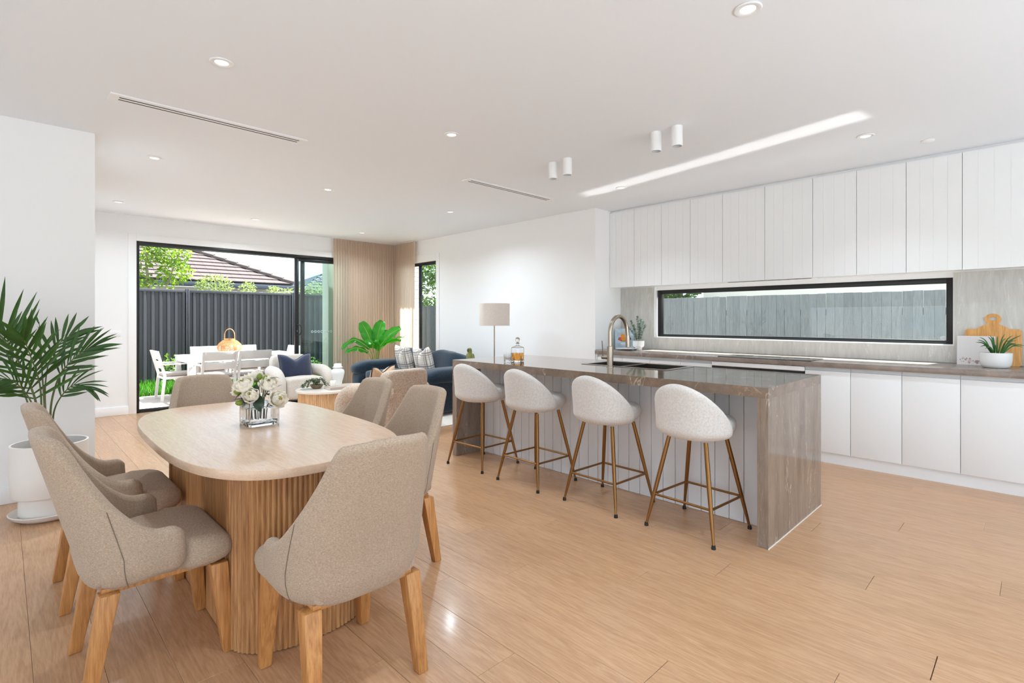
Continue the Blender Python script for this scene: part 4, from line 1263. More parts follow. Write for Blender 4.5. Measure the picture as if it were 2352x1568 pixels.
for u, z, rx, ry, dx in ((0, 0.215, 0.022, 0.02, 0), (1, 0.24, 0.038, 0.036, 0.0), (2, 0.285, 0.048, 0.046, 0.002), (3, 0.325, 0.044, 0.042, 0.004), (4, 0.352, 0.032, 0.031, 0.006), (5, 0.375, 0.031, 0.030, 0.010), (6, 0.400, 0.031, 0.029, 0.014), (7, 0.418, 0.022, 0.020, 0.014), (8, 0.424, 0.006, 0.006, 0.012)):
    rings.append([(dx + rx * math.cos(2 * PI * k / 18), ry * math.sin(2 * PI * k / 18), z) for k in range(18)])
G().loft(rings).build('body', M['parrot'], t, smooth=True)
G().tube(catmull([(0.038, 0, 0.400), (0.056, 0, 0.396), (0.060, 0, 0.380), (0.054, 0, 0.370)], 4), [0.014, 0.0135, 0.013, 0.0125, 0.012, 0.011, 0.010, 0.009, 0.0075, 0.006, 0.0045, 0.003, 0.001], 10).build('beak', M['parrot_dark'], t, smooth=True)
for sy in (-1, 1):
    G().superbox(0.026, 0.012, 0.065, 0.8, 18, 12, Matrix.Translation((-0.012, sy * 0.042, 0.285)) @ Matrix.Rotation(R(14), 4, 'Y')).build('wing', M['parrot'], t, smooth=True)
    G().superbox(0.004, 0.003, 0.004, 1, 10, 8, Matrix.Translation((0.032, sy * 0.022, 0.402))).build('eye', M['dark'], t, smooth=True)
G().superbox(0.012, 0.02, 0.07, 0.7, 16, 12, Matrix.Translation((-0.045, 0, 0.20)) @ Matrix.Rotation(R(22), 4, 'Y')).build('tail', M['parrot'], t, smooth=True)

# ------------------------------------------------------------------ outdoors: ground
M['patio'] = mat('patio_stone', S(188, 171, 155), 0.7, var=(3, 0.05), bump=(60, 0.05))
M['soil'] = mat('lawn_soil', S(92, 100, 52), 0.9, var=(6, 0.2))
M['earth'] = mat('outer_ground', S(150, 144, 132), 0.9, var=(1.5, 0.1))
PZ = -0.065
pat = struct(G().box(-3.0, 5.5, 8.815, 11.0, PZ - 0.10, PZ - 0.021).build('patio', M['earth']))
rr = random.Random(4)
slab = None
yy = 8.83
while yy < 10.95:
    xx = -0.4
    while xx < 5.45:
        w = min(0.598, 5.48 - xx); h = min(0.598, 10.99 - yy)
        key = (round(w, 2), round(h, 2))
        o = None
        if slab and slab[0] == key:
            o = bpy.data.objects.new('paver', slab[1]); COL.objects.link(o)
        else:
            o = G().box(0, w - 0.004, 0, h - 0.004, -0.02, 0).build('paver', M['patio'], bevel=0.002, seg=1); slab = (key, o.data)
        o.parent = pat; o.location = (xx, yy, PZ)
        xx += 0.6
    yy += 0.6
struct(G().box(-8, 14, 11.005, 13.4, -0.2, -0.085).build('lawn_ground', M['soil']))
struct(G().box(-40, 60, 13.4, 60, -0.25, -0.12).build('ground_rear', M['earth']))
struct(G().box(6.1, 40, -20, 13.0, -0.25, -0.12).build('ground_side', M['earth']))
struct(G().box(-40, 6.1, -40, -3.46, -0.25, -0.12).build('ground_front', M['earth']))
struct(G().box(-40, -3.46, -3.46, 13.4, -0.25, -0.12).build('ground_west', M['earth']))
M['grass'] = leafy('grass_blade', S(64, 122, 20), 0.35, 0.5, 0.3, scale=3)
rr = random.Random(11); g = G()
for k in range(15000):
    x = rr.uniform(1.2, 7.4); y = 11.01 + (rr.random() ** 1.35) * 2.0
    h = rr.uniform(0.07, 0.17); a = rr.uniform(0, PI); w = 0.0075; lx, ly = rr.uniform(-0.05, 0.05), rr.uniform(-0.05, 0.05)
    dx, dy = w * math.cos(a), w * math.sin(a)
    g.add([(x - dx, y - dy, -0.085), (x + dx, y + dy, -0.085), (x + dx * .7 + lx * .4, y + dy * .7 + ly * .4, -0.085 + h * .6), (x - dx * .7 + lx * .4, y - dy * .7 + ly * .4, -0.085 + h * .6), (x + lx, y + ly, -0.085 + h)], [(0, 1, 2, 3), (3, 2, 4)])
o = g.build('lawn_grass', M['grass']); o['kind'] = 'stuff'; tag(o, 'bright green lawn strip between patio and dark fence', 'grass')

# ------------------------------------------------------------------ steel fence
M['fence'] = mat('charcoal_steel', S(66, 66, 69), 0.34, spec=0.5, var=(0.8, 0.06), stretch=(1, 1, 0.2))
FY = 13.1; FT = 1.93
fe = thing('steel_fence', 'charcoal corrugated steel fence behind the lawn', 'fence', (0, FY, -0.12))
posts = [-1.72, 0.59, 2.895, 5.182, 7.49]
fh = FT + 0.12
def sheet(x0, x1):
    g = G(); top = []; n = 0
    pts = []
    x = x0; k = 0; pit = (x1 - x0) / 16
    for k in range(16):
        a = x0 + k * pit
        pts += [(a, 0.0), (a + pit * 0.42, 0.0), (a + pit * 0.55, -0.036), (a + pit * 0.87, -0.036)]
    pts.append((x1, 0.0))
    n = len(pts); vs = []
    for z in (0.03, fh - 0.035): vs += [(x, y, z) for x, y in pts]
    for z in (0.03, fh - 0.035): vs += [(x, y + 0.003, z) for x, y in pts]
    fs = []
    for i in range(n - 1):
        fs.append((i, i + 1, n + i + 1, n + i)); fs.append((2 * n + i + 1, 2 * n + i, 3 * n + i, 3 * n + i + 1))
        fs.append((n + i, n + i + 1, 3 * n + i + 1, 3 * n + i)); fs.append((i + 1, i, 2 * n + i, 2 * n + i + 1))
    return g.add(vs, fs)
for k in range(len(posts) - 1):
    x0, x1 = posts[k] + 0.032, posts[k + 1] - 0.032
    sheet(x0, x1).build('fence_sheet', M['fence'], fe)
    G().box(x0, x1, -0.045, 0.02, fh - 0.06, fh).build('top_rail', M['fence'], fe, bevel=0.004)
    G().box(x0, x1, -0.045, 0.02, 0.0, 0.05).build('bottom_rail', M['fence'], fe, bevel=0.004)
for x in posts:
    G().box(x - 0.032, x - 0.008, -0.055, 0.03, 0, fh + 0.02).box(x - 0.008, x + 0.008, -0.03, 0.01, 0, fh + 0.015).box(x + 0.008, x + 0.032, -0.055, 0.03, 0, fh + 0.02).build('post', M['fence'], fe, bevel=0.003)

# ------------------------------------------------------------------ timber paling fence on the kitchen side
def paling_mat():
    m = wood('weathered_paling', S(66, 69, 69), S(92, 95, 95), 'Z', 2.2, rough=0.8, rand=0.10, ring=0.25)
    return m
M['paling'] = paling_mat()
pf = thing('paling_fence', 'grey weathered timber paling fence outside the strip window', 'fence', (7.6, 0, -0.12))
rr = random.Random(21); ms = []
for q in range(4):
    o = G().box(-0.008, 0.008, -0.0492, 0.0492, 0, 1.74).build('paling', M['paling'], pf, bevel=0.002, seg=1); ms.append(o.data)
    bpy.data.objects.remove(o)
y = -0.3; k = 0
while y < 12.9:
    o = bpy.data.objects.new('paling', ms[k % 4]); COL.objects.link(o); o.parent = pf
    o.location = (rr.uniform(-0.002, 0.002), y, rr.uniform(-0.004, 0.004)); o.rotation_euler = (R(rr.uniform(-0.15, 0.15)), 0, R(rr.uniform(-1, 1)))
    y += 0.0995; k += 1
for z in (0.3, 0.95, 1.5): G().box(0.012, 0.05, -0.4, 12.95, z - 0.04, z + 0.04).build('rail', M['paling'], pf)

# ------------------------------------------------------------------ neighbouring cream house beyond the palings
M['cream'] = mat('cream_render', S(214, 206, 192), 0.8, var=(2, 0.02))
M['greyroof'] = mat('grey_gutter', S(92, 92, 96), 0.5, var=(4, 0.05))
nb_ = thing('cream_house', 'cream rendered house wall seen over the paling fence', 'house', (9.0, -1.0, -0.12))
G().box(0, 4, -6, 5.24, 0, 2.9).build('wall', M['cream'], nb_)
G().box(-0.30, 4.2, -6.2, 5.34, 2.9, 3.02).build('eave', M['greyroof'], nb_)
G().add([(-0.30, -6.2, 3.02), (-0.30, 5.34, 3.02), (2, 5.34, 3.9), (2, -6.2, 3.9), (4.2, -6.2, 3.02), (4.2, 5.34, 3.02)], [(0, 1, 2, 3), (3, 2, 5, 4), (0, 3, 4), (1, 5, 2), (0, 4, 5, 1)]).build('roof', M['greyroof'], nb_)

# ------------------------------------------------------------------ white piers of this house
M['whitebrick'] = mat('white_painted_brick', S(232, 232, 228), 0.7, var=(12, 0.03), bump=(40, 0.2), rand=0.03)
M['mortar'] = mat('mortar', S(190, 188, 184), 0.9, var=(20, 0.05))
pr = thing('rendered_pier', 'white rendered pier outside the right end of the sliding door', 'pier', (4.62, 9.05, PZ))
G().box(-0.42, 0.5, -0.05, 0.20, 0, 2.85).build('shaft', M['cream'], pr, bevel=0.004)
G().box(-0.43, 0.51, -0.06, 0.21, 2.80, 2.86).build('cap', M['greyroof'], pr)
pr = thing('brick_pier', 'white painted brick pier seen through the narrow lounge window', 'pier', (5.86, 8.86, -0.12))
G().box(-0.155, 0.155, -0.10, 0.10, 0, 2.75).build('core', M['mortar'], pr)
bk = None
for c_ in range(32):
    z = 0.02 + c_ * 0.086
    for q in range(2 if c_ % 2 == 0 else 3):
        if c_ % 2 == 0: x0, x1 = (-0.16, -0.004) if q == 0 else (0.004, 0.16)
        else: x0, x1 = ((-0.16, -0.09), (-0.082, 0.082), (0.09, 0.16))[q]
        o = G().box(x0, x1, -0.112, 0.112, z, z + 0.076).build('brick', M['whitebrick'], pr, bevel=0.003, seg=1)

# ------------------------------------------------------------------ neighbour house behind the steel fence
M['tile'] = mat('roof_tile', S(80, 69, 64), 0.85, var=(3, 0.06), rand=0.07)
M['fascia'] = mat('slate_fascia', S(46, 54, 64), 0.5, var=(4, 0.05))
M['board'] = mat('grey_weatherboard', S(150, 150, 146), 0.7, var=(4, 0.03))
M['winwhite'] = mat('white_window_paint', S(216, 220, 226), 0.5, var=(4, 0.02))
def tiled_house(label, name, C, s, rows, xl, mirror, tile_m):
    """hip roof whose eave runs along X and whose hip starts at corner C; s = rise per metre"""
    t = thing(name, label, 'house', C)
    sg = -1 if mirror else 1
    dy = 0.30; ang = math.atan(s)
    mesh = None
    for k in range(rows):
        yk = dy * k; zk = s * yk
        xe = -yk - 0.05
        n = int((xe - xl) / 0.30)
        for q in range(n + 1):
            x1 = xe - q * 0.30
            if x1 - 0.3 < xl: break
            if mesh is None:
                o = G().box(-0.298, -0.002, 0, 0.36, 0.0, 0.045).build('roof_tile', tile_m, t); mesh = o.data
            else:
                o = bpy.data.objects.new('roof_tile', mesh); COL.objects.link(o); o.parent = t
            o.location = (sg * x1 if not mirror else -x1 + 0.0, yk, zk + 0.035); o.rotation_euler = (ang - 0.09, 0, 0)
            if mirror: o.location = (-x1 + 0.30, yk, zk + 0.035)
    # roof body below the tiles (front slope and hip slope)
    D = dy * rows
    p = [(0, 0, 0), (xl * 1.0, 0, 0), (xl, D, s * D), (-D, D, s * D), (0, 2 * D, 0)]
    p = [((-a if mirror else a), b, c) for a, b, c in p]
    bsz = [(a, b, c - 0.15) for a, b, c in p]
    G().add(p + bsz, [(0, 1, 2, 3), (0, 3, 4), (5, 8, 7, 6), (5, 9, 8), (0, 5, 6, 1), (4, 9, 5, 0), (2, 7, 8, 3), (3, 8, 9, 4), (1, 6, 7, 2)]).build('roof_deck', M['fascia'], t)
    d = Vector((-1 if not mirror else 1, 1, s)).normalized()
    Lh = D * math.sqrt(2 + s * s); nh = int(Lh / 0.42)
    capm = None
    zax = Vector((0, 0, 1)); yax = d; xax = yax.cross(zax).normalized(); zz = xax.cross(yax)
    for k in range(nh):
        if capm is None:
            gg = G(); prof = [(-0.11, -0.03), (-0.08, 0.05), (0, 0.085), (0.08, 0.05), (0.11, -0.03), (0.07, -0.05), (0, -0.02), (-0.07, -0.05)]
            r0 = [(x, 0, z + 0.035) for x, z in prof]; r1 = [(x * 0.9, 0.46, z * 0.9 + 0.01) for x, z in prof]
            o = gg.loft([r0, r1]).build('hip_tile', tile_m, t); capm = o.data
        else:
            o = bpy.data.objects.new('hip_tile', capm); COL.objects.link(o); o.parent = t
        o.matrix_local = Matrix.Translation(Vector((0, 0, 0.06)) + d * (0.42 * k)) @ Matrix((xax, yax, zz)).transposed().to_4x4()
    fx = (xl, 0.0) if not mirror else (0.0, -xl)
    G().box(fx[0], fx[1] + 0.05, -0.10, 0.02, -0.14, 0.0).build('gutter', M['fascia'], t, bevel=0.01)
    G().box(fx[0], fx[1] - 0.4, 0.45, 0.6, -2.6, -0.14).build('wall_body', M['board'], t)
    for k in range(8):
        z = -0.30 - 0.17 * k
        G().box(fx[0], fx[1] - 0.4, 0.425, 0.45, z, z + 0.155).build('weatherboard', M['board'], t, bevel=0.004, seg=1)
    return t
h = tiled_house('neighbouring house with brown tiled hip roof behind the dark fence', 'tiled_house', (7.18, 18.0, 2.43), 0.47, 13, -6.6, False, M['tile'])
for x0 in (-0.95, -1.75):
    w = G().box(x0 - 0.06, x0 + 0.06, 0.40, 0.43, -1.3, -0.22).build('window_frame', M['winwhite'], h)
w = G().box(-1.69, -1.01, 0.405, 0.43, -1.3, -0.28).build('window_pane', M['blackglass'], h)
M['darktile'] = mat('dark_roof_tile', S(70, 70, 76), 0.7, var=(3, 0.06), rand=0.06)
h2 = tiled_house('dark tiled roof rising at right, seen through the sliding door glass', 'dark_roof_house', (8.3, 20.0, 2.35), 0.47, 9, -5.2, True, M['darktile'])

# ------------------------------------------------------------------ trees and shrubs
def foliage(g, c, rx, ry, rz, n, size, rr, shell=0.55):
    for k in range(n):
        while True:
            p = Vector((rr.uniform(-1, 1), rr.uniform(-1, 1), rr.uniform(-1, 1)))
            if shell < p.length < 1: break
        c2 = Vector(c) + Vector((p.x * rx, p.y * ry, p.z * rz))
        d = (p + Vector((rr.uniform(-1, 1), rr.uniform(-1, 1), rr.uniform(-1.2, 0.6)))).normalized()
        s = size * rr.uniform(0.6, 1.25)
        leaf_quad(g, c2, d, (rr.uniform(-1, 1), rr.uniform(-1, 1), 1.2), s, s * 0.30)
def tree(label, name, loc, trunks, blobs, leafm, size, cat='tree', group=None, seed=1):
    rr = random.Random(seed)
    t = thing(name, label, cat, loc, 0, group)
    for pts, r0 in trunks:
        n = len(pts); G().tube(pts, [lerp(r0, r0 * 0.3, i / (n - 1)) for i in range(n)], 8).build('trunk' if r0 > 0.03 else 'branch', M['bark'], t, smooth=True)
    g = G()
    for (c, rx, ry, rz, n) in blobs: foliage(g, c, rx, ry, rz, n, size, rr, 0.25)
    o = g.build('crown', leafm, t); o['kind'] = 'stuff'
    return t
M['bark'] = mat('pale_bark', S(168, 152, 134), 0.85, var=(8, 0.15), stretch=(1, 1, 0.3))
M['leaf_lime'] = leafy('lime_leaf', S(98, 128, 36), 0.45, 0.5, 0.3, tcol=S(135, 165, 44))
M['leaf_pale'] = leafy('pale_leaf', S(138, 154, 82), 0.35, 0.5, 0.25, tcol=S(150, 168, 86))
M['leaf_mid'] = leafy('mid_leaf', S(76, 108, 40), 0.35, 0.5, 0.35, tcol=S(108, 142, 42))
M['leaf_dark'] = leafy('dark_leaf', S(62, 92, 44), 0.3, 0.5, 0.35, tcol=S(110, 150, 60))
tree('lime green feathery tree rising over the left of the dark fence', 'garden_tree', (2.6, 14.6, -0.12),
     [([(-0.05, 0, 0), (-0.1, 0, 1.5), (-0.2, 0.05, 2.8), (-0.15, 0.0, 3.6)], 0.05), ([(-0.08, 0, 1.4), (0.25, -0.1, 2.4), (0.45, -0.15, 3.1)], 0.03), ([(-0.1, 0, 1.6), (-0.5, 0.1, 2.5), (-0.7, 0.1, 3.3)], 0.028), ([(0.2, 0, 2.0), (0.55, -0.1, 2.5)], 0.014)],
     [((-0.35, 0, 3.0), 0.55, 0.45, 0.42, 620), ((0.25, -0.1, 3.05), 0.45, 0.4, 0.34, 520), ((-0.55, 0, 2.35), 0.45, 0.4, 0.32, 420), ((0.35, -0.1, 2.55), 0.38, 0.4, 0.26, 380), ((0.0, 0, 2.1), 0.5, 0.4, 0.25, 240), ((-0.2, 0.1, 3.5), 0.6, 0.5, 0.3, 380), ((-0.8, 0.1, 2.9), 0.35, 0.4, 0.4, 260)], M['leaf_lime'], 0.10, seed=3)
BS = [((3.70, 14.1), 0.42, 0.30, 2.08, 900, 'pale leafed shrub showing over the fence beside the lime tree'), ((4.45, 14.1), 0.17, 0.2, 2.05, 300, 'pale leafed shrub over the middle of the fence, second from the tree'),
      ((5.08, 14.1), 0.14, 0.13, 2.03, 180, 'small pale shrub over the fence under the neighbour window'), ((5.42, 14.1), 0.09, 0.10, 2.02, 110, 'smallest pale shrub over the fence near the door stile'), ((6.3, 14.2), 0.65, 0.22, 2.08, 700, 'pale hedge over the fence seen through the sliding glass')]
for k, ((x, y), rx, rz, z, n, lab) in enumerate(BS):
    tree(lab, 'fence_shrub', (x, y, -0.12), [([(0, 0, 0), (0.02, 0, 1.2), (0.03, 0, 2.0)], 0.02)], [((0, 0, z + 0.12), rx, 0.3, rz, n)], M['leaf_pale'], 0.062, 'shrub', 'pale shrubs over the steel fence', seed=20 + k)
GS = [((2.52, 12.75), 0.17, 0.33, 0.30, 300, 'leafy garden shrub at the fence foot beside the left outdoor chair', M['leaf_mid']), ((3.6, 12.8), 0.30, 0.2, 0.20, 320, 'low garden shrub at the fence foot behind the outdoor table', M['leaf_mid']),
      ((5.42, 12.5), 0.20, 0.26, 0.18, 260, 'young garden shrub at the fence foot seen beside the navy cushion', M['leaf_mid'])]
for k, ((x, y), rx, rz, z, n, lab, m_) in enumerate(GS):
    tree(lab, 'garden_shrub', (x, y, -0.085), [([(0, 0, 0), (0.02, 0, 0.2), (0.05, 0, 0.4)], 0.012), ([(0, 0, 0.05), (-0.08, 0, 0.25)], 0.008)], [((0, 0, z), rx, 0.18, rz, n)], m_, 0.075, 'shrub', 'garden shrubs along the fence foot', seed=40 + k)
tree('green leafy hedge over the paling fence left of the cream house', 'hedge_tree', (8.33, 4.6, -0.12), [([(0, 0, 0), (0.0, 0.1, 1.2), (0, 0.1, 2.0)], 0.06)],
     [((0, 0, 1.7), 0.32, 0.62, 0.45, 1300), ((0, 0.3, 2.0), 0.3, 0.5, 0.3, 600)], M['leaf_mid'], 0.12, seed=61)
tree('leafy tree behind the palings seen through the narrow lounge window', 'side_tree', (9.6, 13.0, -0.12), [([(0, 0, 0), (0.1, 0.1, 1.6), (0, 0, 2.6)], 0.06), ([(0.1, 0.1, 1.5), (-0.3, -0.4, 2.4)], 0.03)],
     [((0, 0, 2.2), 1.0, 1.2, 0.9, 1500), ((-0.2, 0.3, 3.2), 1.0, 1.2, 0.7, 1100)], M['leaf_dark'], 0.15, seed=62)

# ------------------------------------------------------------------ outdoor dining setting
M['alu'] = mat('white_aluminium', S(206, 201, 197), 0.4, spec=0.4, bump=(200, 0.02))
M['outcush'] = fabric('outdoor_cushion', S(150, 138, 128), S(178, 166, 156), 120, (1, 1, 2), bump=0.2)
ot = thing('outdoor_table', 'white aluminium outdoor dining table on the patio', 'table', (3.10, 10.35, PZ))
g = G()
nsl = 9; tw = 0.92
for k in range(nsl):
    y0 = -tw / 2 + k * tw / nsl
    o = G().box(-0.91, 0.91, y0 + 0.002, y0 + tw / nsl - 0.002, 0.695, 0.718).build('top_slat', M['alu'], ot, bevel=0.002, seg=1)
G().box(-0.90, 0.90, -0.455, -0.43, 0.62, 0.694).box(-0.90, 0.90, 0.43, 0.455, 0.62, 0.694).box(-0.90, -0.875, -0.43, 0.43, 0.62, 0.694).box(0.875, 0.90, -0.43, 0.43, 0.62, 0.694).build('apron', M['alu'], ot)
for sx in (-1, 1):
    for sy in (-1, 1): G().box(sx * 0.86 - 0.038, sx * 0.86 + 0.038, sy * 0.415 - 0.038, sy * 0.415 + 0.038, 0, 0.694).build('leg', M['alu'], ot, bevel=0.003)
def make_outdoor_chair():
    t = thing('outdoor_chair', '', 'chair', (0, 0, PZ), 0, 'white outdoor chairs around the patio table')
    w = 0.24
    for sx in (-1, 1):
        g = G(); rod(g, (sx * w, 0.24, 0), (sx * w, 0.24, 0.597), 0.018, 0.02); g.build('front_leg', M['alu'], t, bevel=0.003)
        g = G(); rod(g, (sx * w, -0.27, 0), (sx * w, -0.23, 0.42), 0.018, 0.02); rod(g, (sx * w, -0.23, 0.42), (sx * w, -0.335, 0.83), 0.018, 0.02); g.build('rear_leg', M['alu'], t, weld=True)
        G().box(sx * w - 0.025, sx * w + 0.025, -0.28, 0.27, 0.596, 0.616).build('armrest', M['alu'], t, bevel=0.004)
        G().box(sx * w - 0.014, sx * w + 0.014, -0.22, 0.22, 0.36, 0.40).build('side_rail', M['alu'], t)
    G().box(-w + 0.018, w - 0.018, 0.215, 0.245, 0.36, 0.40).build('front_rail', M['alu'], t)
    G().box(-w + 0.018, w - 0.018, -0.245, -0.215, 0.36, 0.40).build('rear_rail', M['alu'], t)
    for k in range(5): G().box(-w + 0.015, w - 0.015, -0.21 + k * 0.085, -0.14 + k * 0.085, 0.385, 0.40).build('seat_slat', M['alu'], t)
    for z0, z1 in ((0.685, 0.83), (0.535, 0.655)):
        g = G(); y0 = lerp(-0.23, -0.335, (z0 - 0.42) / 0.41); y1 = lerp(-0.23, -0.335, (z1 - 0.42) / 0.41)
        g.hexa([(-w + 0.018, y0 - 0.009, z0), (w - 0.018, y0 - 0.009, z0), (w - 0.018, y0 + 0.009, z0), (-w + 0.018, y0 + 0.009, z0), (-w + 0.018, y1 - 0.009, z1), (w - 0.018, y1 - 0.009, z1), (w - 0.018, y1 + 0.009, z1), (-w + 0.018, y1 + 0.009, z1)])
        g.build('back_slat', M['alu'], t, bevel=0.003)
    G().superbox(0.225, 0.235, 0.028, 0.2, 32, 10, Matrix.Translation((0, 0.0, 0.43))).build('seat_cushion', M['outcush'], t, smooth=True, angle=80)
    return t
oc = make_outdoor_chair()
OC = [((2.52, 9.62), 0, 'white outdoor chair with its back to the house, left of the pair'), ((3.06, 9.62), 0, 'white outdoor chair with its back to the house, right of the pair'),
      ((2.80, 10.96), 180, 'white outdoor chair on the fence side of the table, left one'), ((3.46, 10.96), 180, 'white outdoor chair on the fence side of the table, behind the lantern'),
      ((2.14, 10.33), -90, 'white outdoor chair at the left end of the patio table'), ((3.86, 10.40), 97, 'white outdoor chair at the right end of the patio table above the armchair')]
for k, ((x, y), rz, lab) in enumerate(OC):
    if k == 0: oc.location = (x, y, PZ); oc['label'] = lab
    else: dup(oc, (x, y, PZ), R(rz), lab)
# rattan lantern
M['rattan'] = mat('rattan', S(186, 130, 78), 0.55, var=(30, 0.15), rand=0.08)
ln = thing('rattan_lantern', 'round woven rattan lantern with hoop handle on the outdoor table', 'lantern', (2.96, 10.36, PZ + 0.7185))
def prof(v): return 0.075 + 0.125 * math.sin(PI * (0.14 + 0.74 * v)) ** 1.0 if v < 1 else 0.1
Hh = 0.235
for k in range(20):
    v = k / 19; r_ = 0.07 + 0.133 * math.sin(PI * (0.12 + 0.76 * v)); z = 0.008 + Hh * v
    G().tube([(r_ * math.cos(2 * PI * q / 28), r_ * math.sin(2 * PI * q / 28), z) for q in range(29)], 0.0042, 6).build('cane_ring', M['rattan'], ln, smooth=True)
for q in range(20):
    a = 2 * PI * q / 20
    G().tube([((0.068 + 0.133 * math.sin(PI * (0.12 + 0.76 * v))) * math.cos(a), (0.068 + 0.133 * math.sin(PI * (0.12 + 0.76 * v))) * math.sin(a), 0.004 + Hh * v) for v in [i / 10 for i in range(11)]], 0.0034, 5).build('cane_rib', M['rattan'], ln, smooth=True)
G().lathe([(0.0005, 0), (0.115, 0), (0.115, 0.008), (0.0005, 0.008)], 28).build('base', M['rattan'], ln)
g = G(); rings = []
for r_, z in ((0.092, Hh + 0.005), (0.092, Hh + 0.045), (0.086, Hh + 0.045), (0.086, Hh + 0.005)): rings.append([(r_ * math.cos(2 * PI * k / 32), r_ * math.sin(2 * PI * k / 32), z) for k in range(32)])
g.loft(rings, cap=False, close=True).build('collar', M['rattan'], ln, smooth=True, angle=40)
hp = []
for k in range(17):
    a = PI * k / 16; hp.append((0.09 * math.cos(a), 0, Hh + 0.10 + 0.125 * math.sin(a)))
hp = [(0.09, 0, Hh + 0.02)] + hp + [(-0.09, 0, Hh + 0.02)]
hh = G().tube(hp, 0.0075, 10).build('handle', M['rattan'], ln, smooth=True); hh.rotation_euler = (0, 0, R(-42))
for k, (x, y, hgt) in enumerate(((-0.045, 0.0, 0.12), (0.035, 0.03, 0.15), (0.02, -0.05, 0.09))):
    o = G().lathe([(0.0005, 0), (0.033, 0), (0.033, hgt), (0.0005, hgt + 0.002)], 20).build('pillar_candle', M['wax'], smooth=True, angle=40, loc=(2.96 + x, 10.36 + y, PZ + 0.727))
    tag(o, ('white candle inside the rattan lantern, left one', 'tallest white candle inside the rattan lantern', 'shortest white candle inside the rattan lantern')[k], 'candle', 'candles inside the rattan lantern')

# ------------------------------------------------------------------ glass vase with peonies on the dining table
M['vaseglass'] = solid_glass('clear_glass', (0.98, 0.99, 1, 1), 1.45)
M['water'] = solid_glass('vase_water', (0.97, 0.985, 1, 1), 1.33)
VX, VY = 0.94, 2.80
TT = 0.7522
vs_ = thing('glass_vase', 'square clear glass vase of white peonies on the dining table', 'vase', (VX, VY, TT), R(2))
o_, i_ = 0.073, 0.066; hv = 0.145
g = G()
ro = [(x, y) for x, y in rrect(o_, o_, 0.010, 4)]; ri = [(x, y) for x, y in rrect(i_, i_, 0.008, 4)]
rings = [[(x * 0.98, y * 0.98, 0) for x, y in ro], [(x, y, 0.004) for x, y in ro], [(x, y, hv - 0.002) for x, y in ro], [((x * 0.99), y * 0.99, hv) for x, y in ro],
         [(x * 1.01, y * 1.01, hv) for x, y in ri], [(x, y, hv - 0.002) for x, y in ri], [(x, y, 0.016) for x, y in ri], [(x * 0.9, y * 0.9, 0.011) for x, y in ri]]
g.loft(rings).build('glass_body', M['vaseglass'], vs_, smooth=True, weld=True, angle=40)
g = G(); rw = rrect(i_ - 0.0006, i_ - 0.0006, 0.0075, 4)
g.loft([[(x * 0.9, y * 0.9, 0.0118) for x, y in rw], [(x, y, 0.0168) for x, y in rw], [(x, y, 0.085) for x, y in rw]]).build('water', M['water'], vs_, smooth=True, weld=True, angle=40)
M['petal'] = leafy('peony_petal', S(246, 240, 228), 0.38, 0.6, 0.03, tcol=S(250, 244, 228))
M['petal_in'] = leafy('peony_inner_petal', S(226, 214, 148), 0.3, 0.6, 0.06, tcol=S(230, 220, 150))
M['bud'] = leafy('green_bud', S(138, 158, 62), 0.2, 0.5, 0.15)
M['dleaf'] = leafy('dark_green_leaf', S(44, 66, 46), 0.12, 0.3, 0.3)
M['gstem'] = mat('flower_stem', S(84, 104, 58), 0.5, var=(20, 0.1))
def petal_mesh(mt, w, h, cup, name):
    n = 7; vs = []; fs = []
    for j in range(n + 1):
        v = j / n
        wd = w * math.sin(PI * (0.12 + 0.80 * v)) ** 0.75
        for i in range(n + 1):
            u = -1 + 2 * i / n
            r = h * (1.0 - 0.06 * u * u * v)
            a = cup * v
            x = u * wd * (1 - 0.08 * v); out = h * 0.52 * math.sin(min(a, PI)) + 0.0; z = h * v * 0.92
            vs.append((x, out * 1.0 - u * u * wd * 0.55, z + 0.004 * math.sin(u * 5 + v * 3) * v))
    for j in range(n):
        for i in range(n):
            a = j * (n + 1) + i; fs.append((a, a + 1, a + n + 2, a + n + 1))
    o = G().add(vs, fs).build(name, mt, smooth=True, angle=180)
    me = o.data; bpy.data.objects.remove(o); return me
P_out = petal_mesh(M['petal'], 0.027, 0.058, 2.2, 'petal'); P_mid = petal_mesh(M['petal'], 0.023, 0.052, 2.5, 'petal'); P_in = petal_mesh(M['petal_in'], 0.014, 0.040, 2.6, 'petal')
def add_petals(root, c, axis, sc, rr, inner=True):
    q = Vector((0, 0, 1)).rotation_difference(Vector(axis).normalized()).to_matrix().to_4x4()
    for me, n, rad, tilt, z in ((P_out, 7, 0.006, -14, -0.004), (P_mid, 6, 0.004, -2, 0.0), (P_mid, 6, 0.002, 8, 0.003), (P_in, 8, 0.003, 14, 0.010)):
        for k in range(n):
            a = 2 * PI * (k + rr.uniform(-0.15, 0.15)) / n + rad * 300
            o = bpy.data.objects.new('petal', me); COL.objects.link(o); o.parent = root
            Mx = Matrix.Translation(Vector(c)) @ q @ Matrix.Rotation(a, 4, 'Z') @ Matrix.Translation((0, rad, z)) @ Matrix.Rotation(R(tilt + rr.uniform(-5, 5)), 4, 'X') @ Matrix.Scale(sc * rr.uniform(0.93, 1.06), 4)
            o.matrix_local = Mx
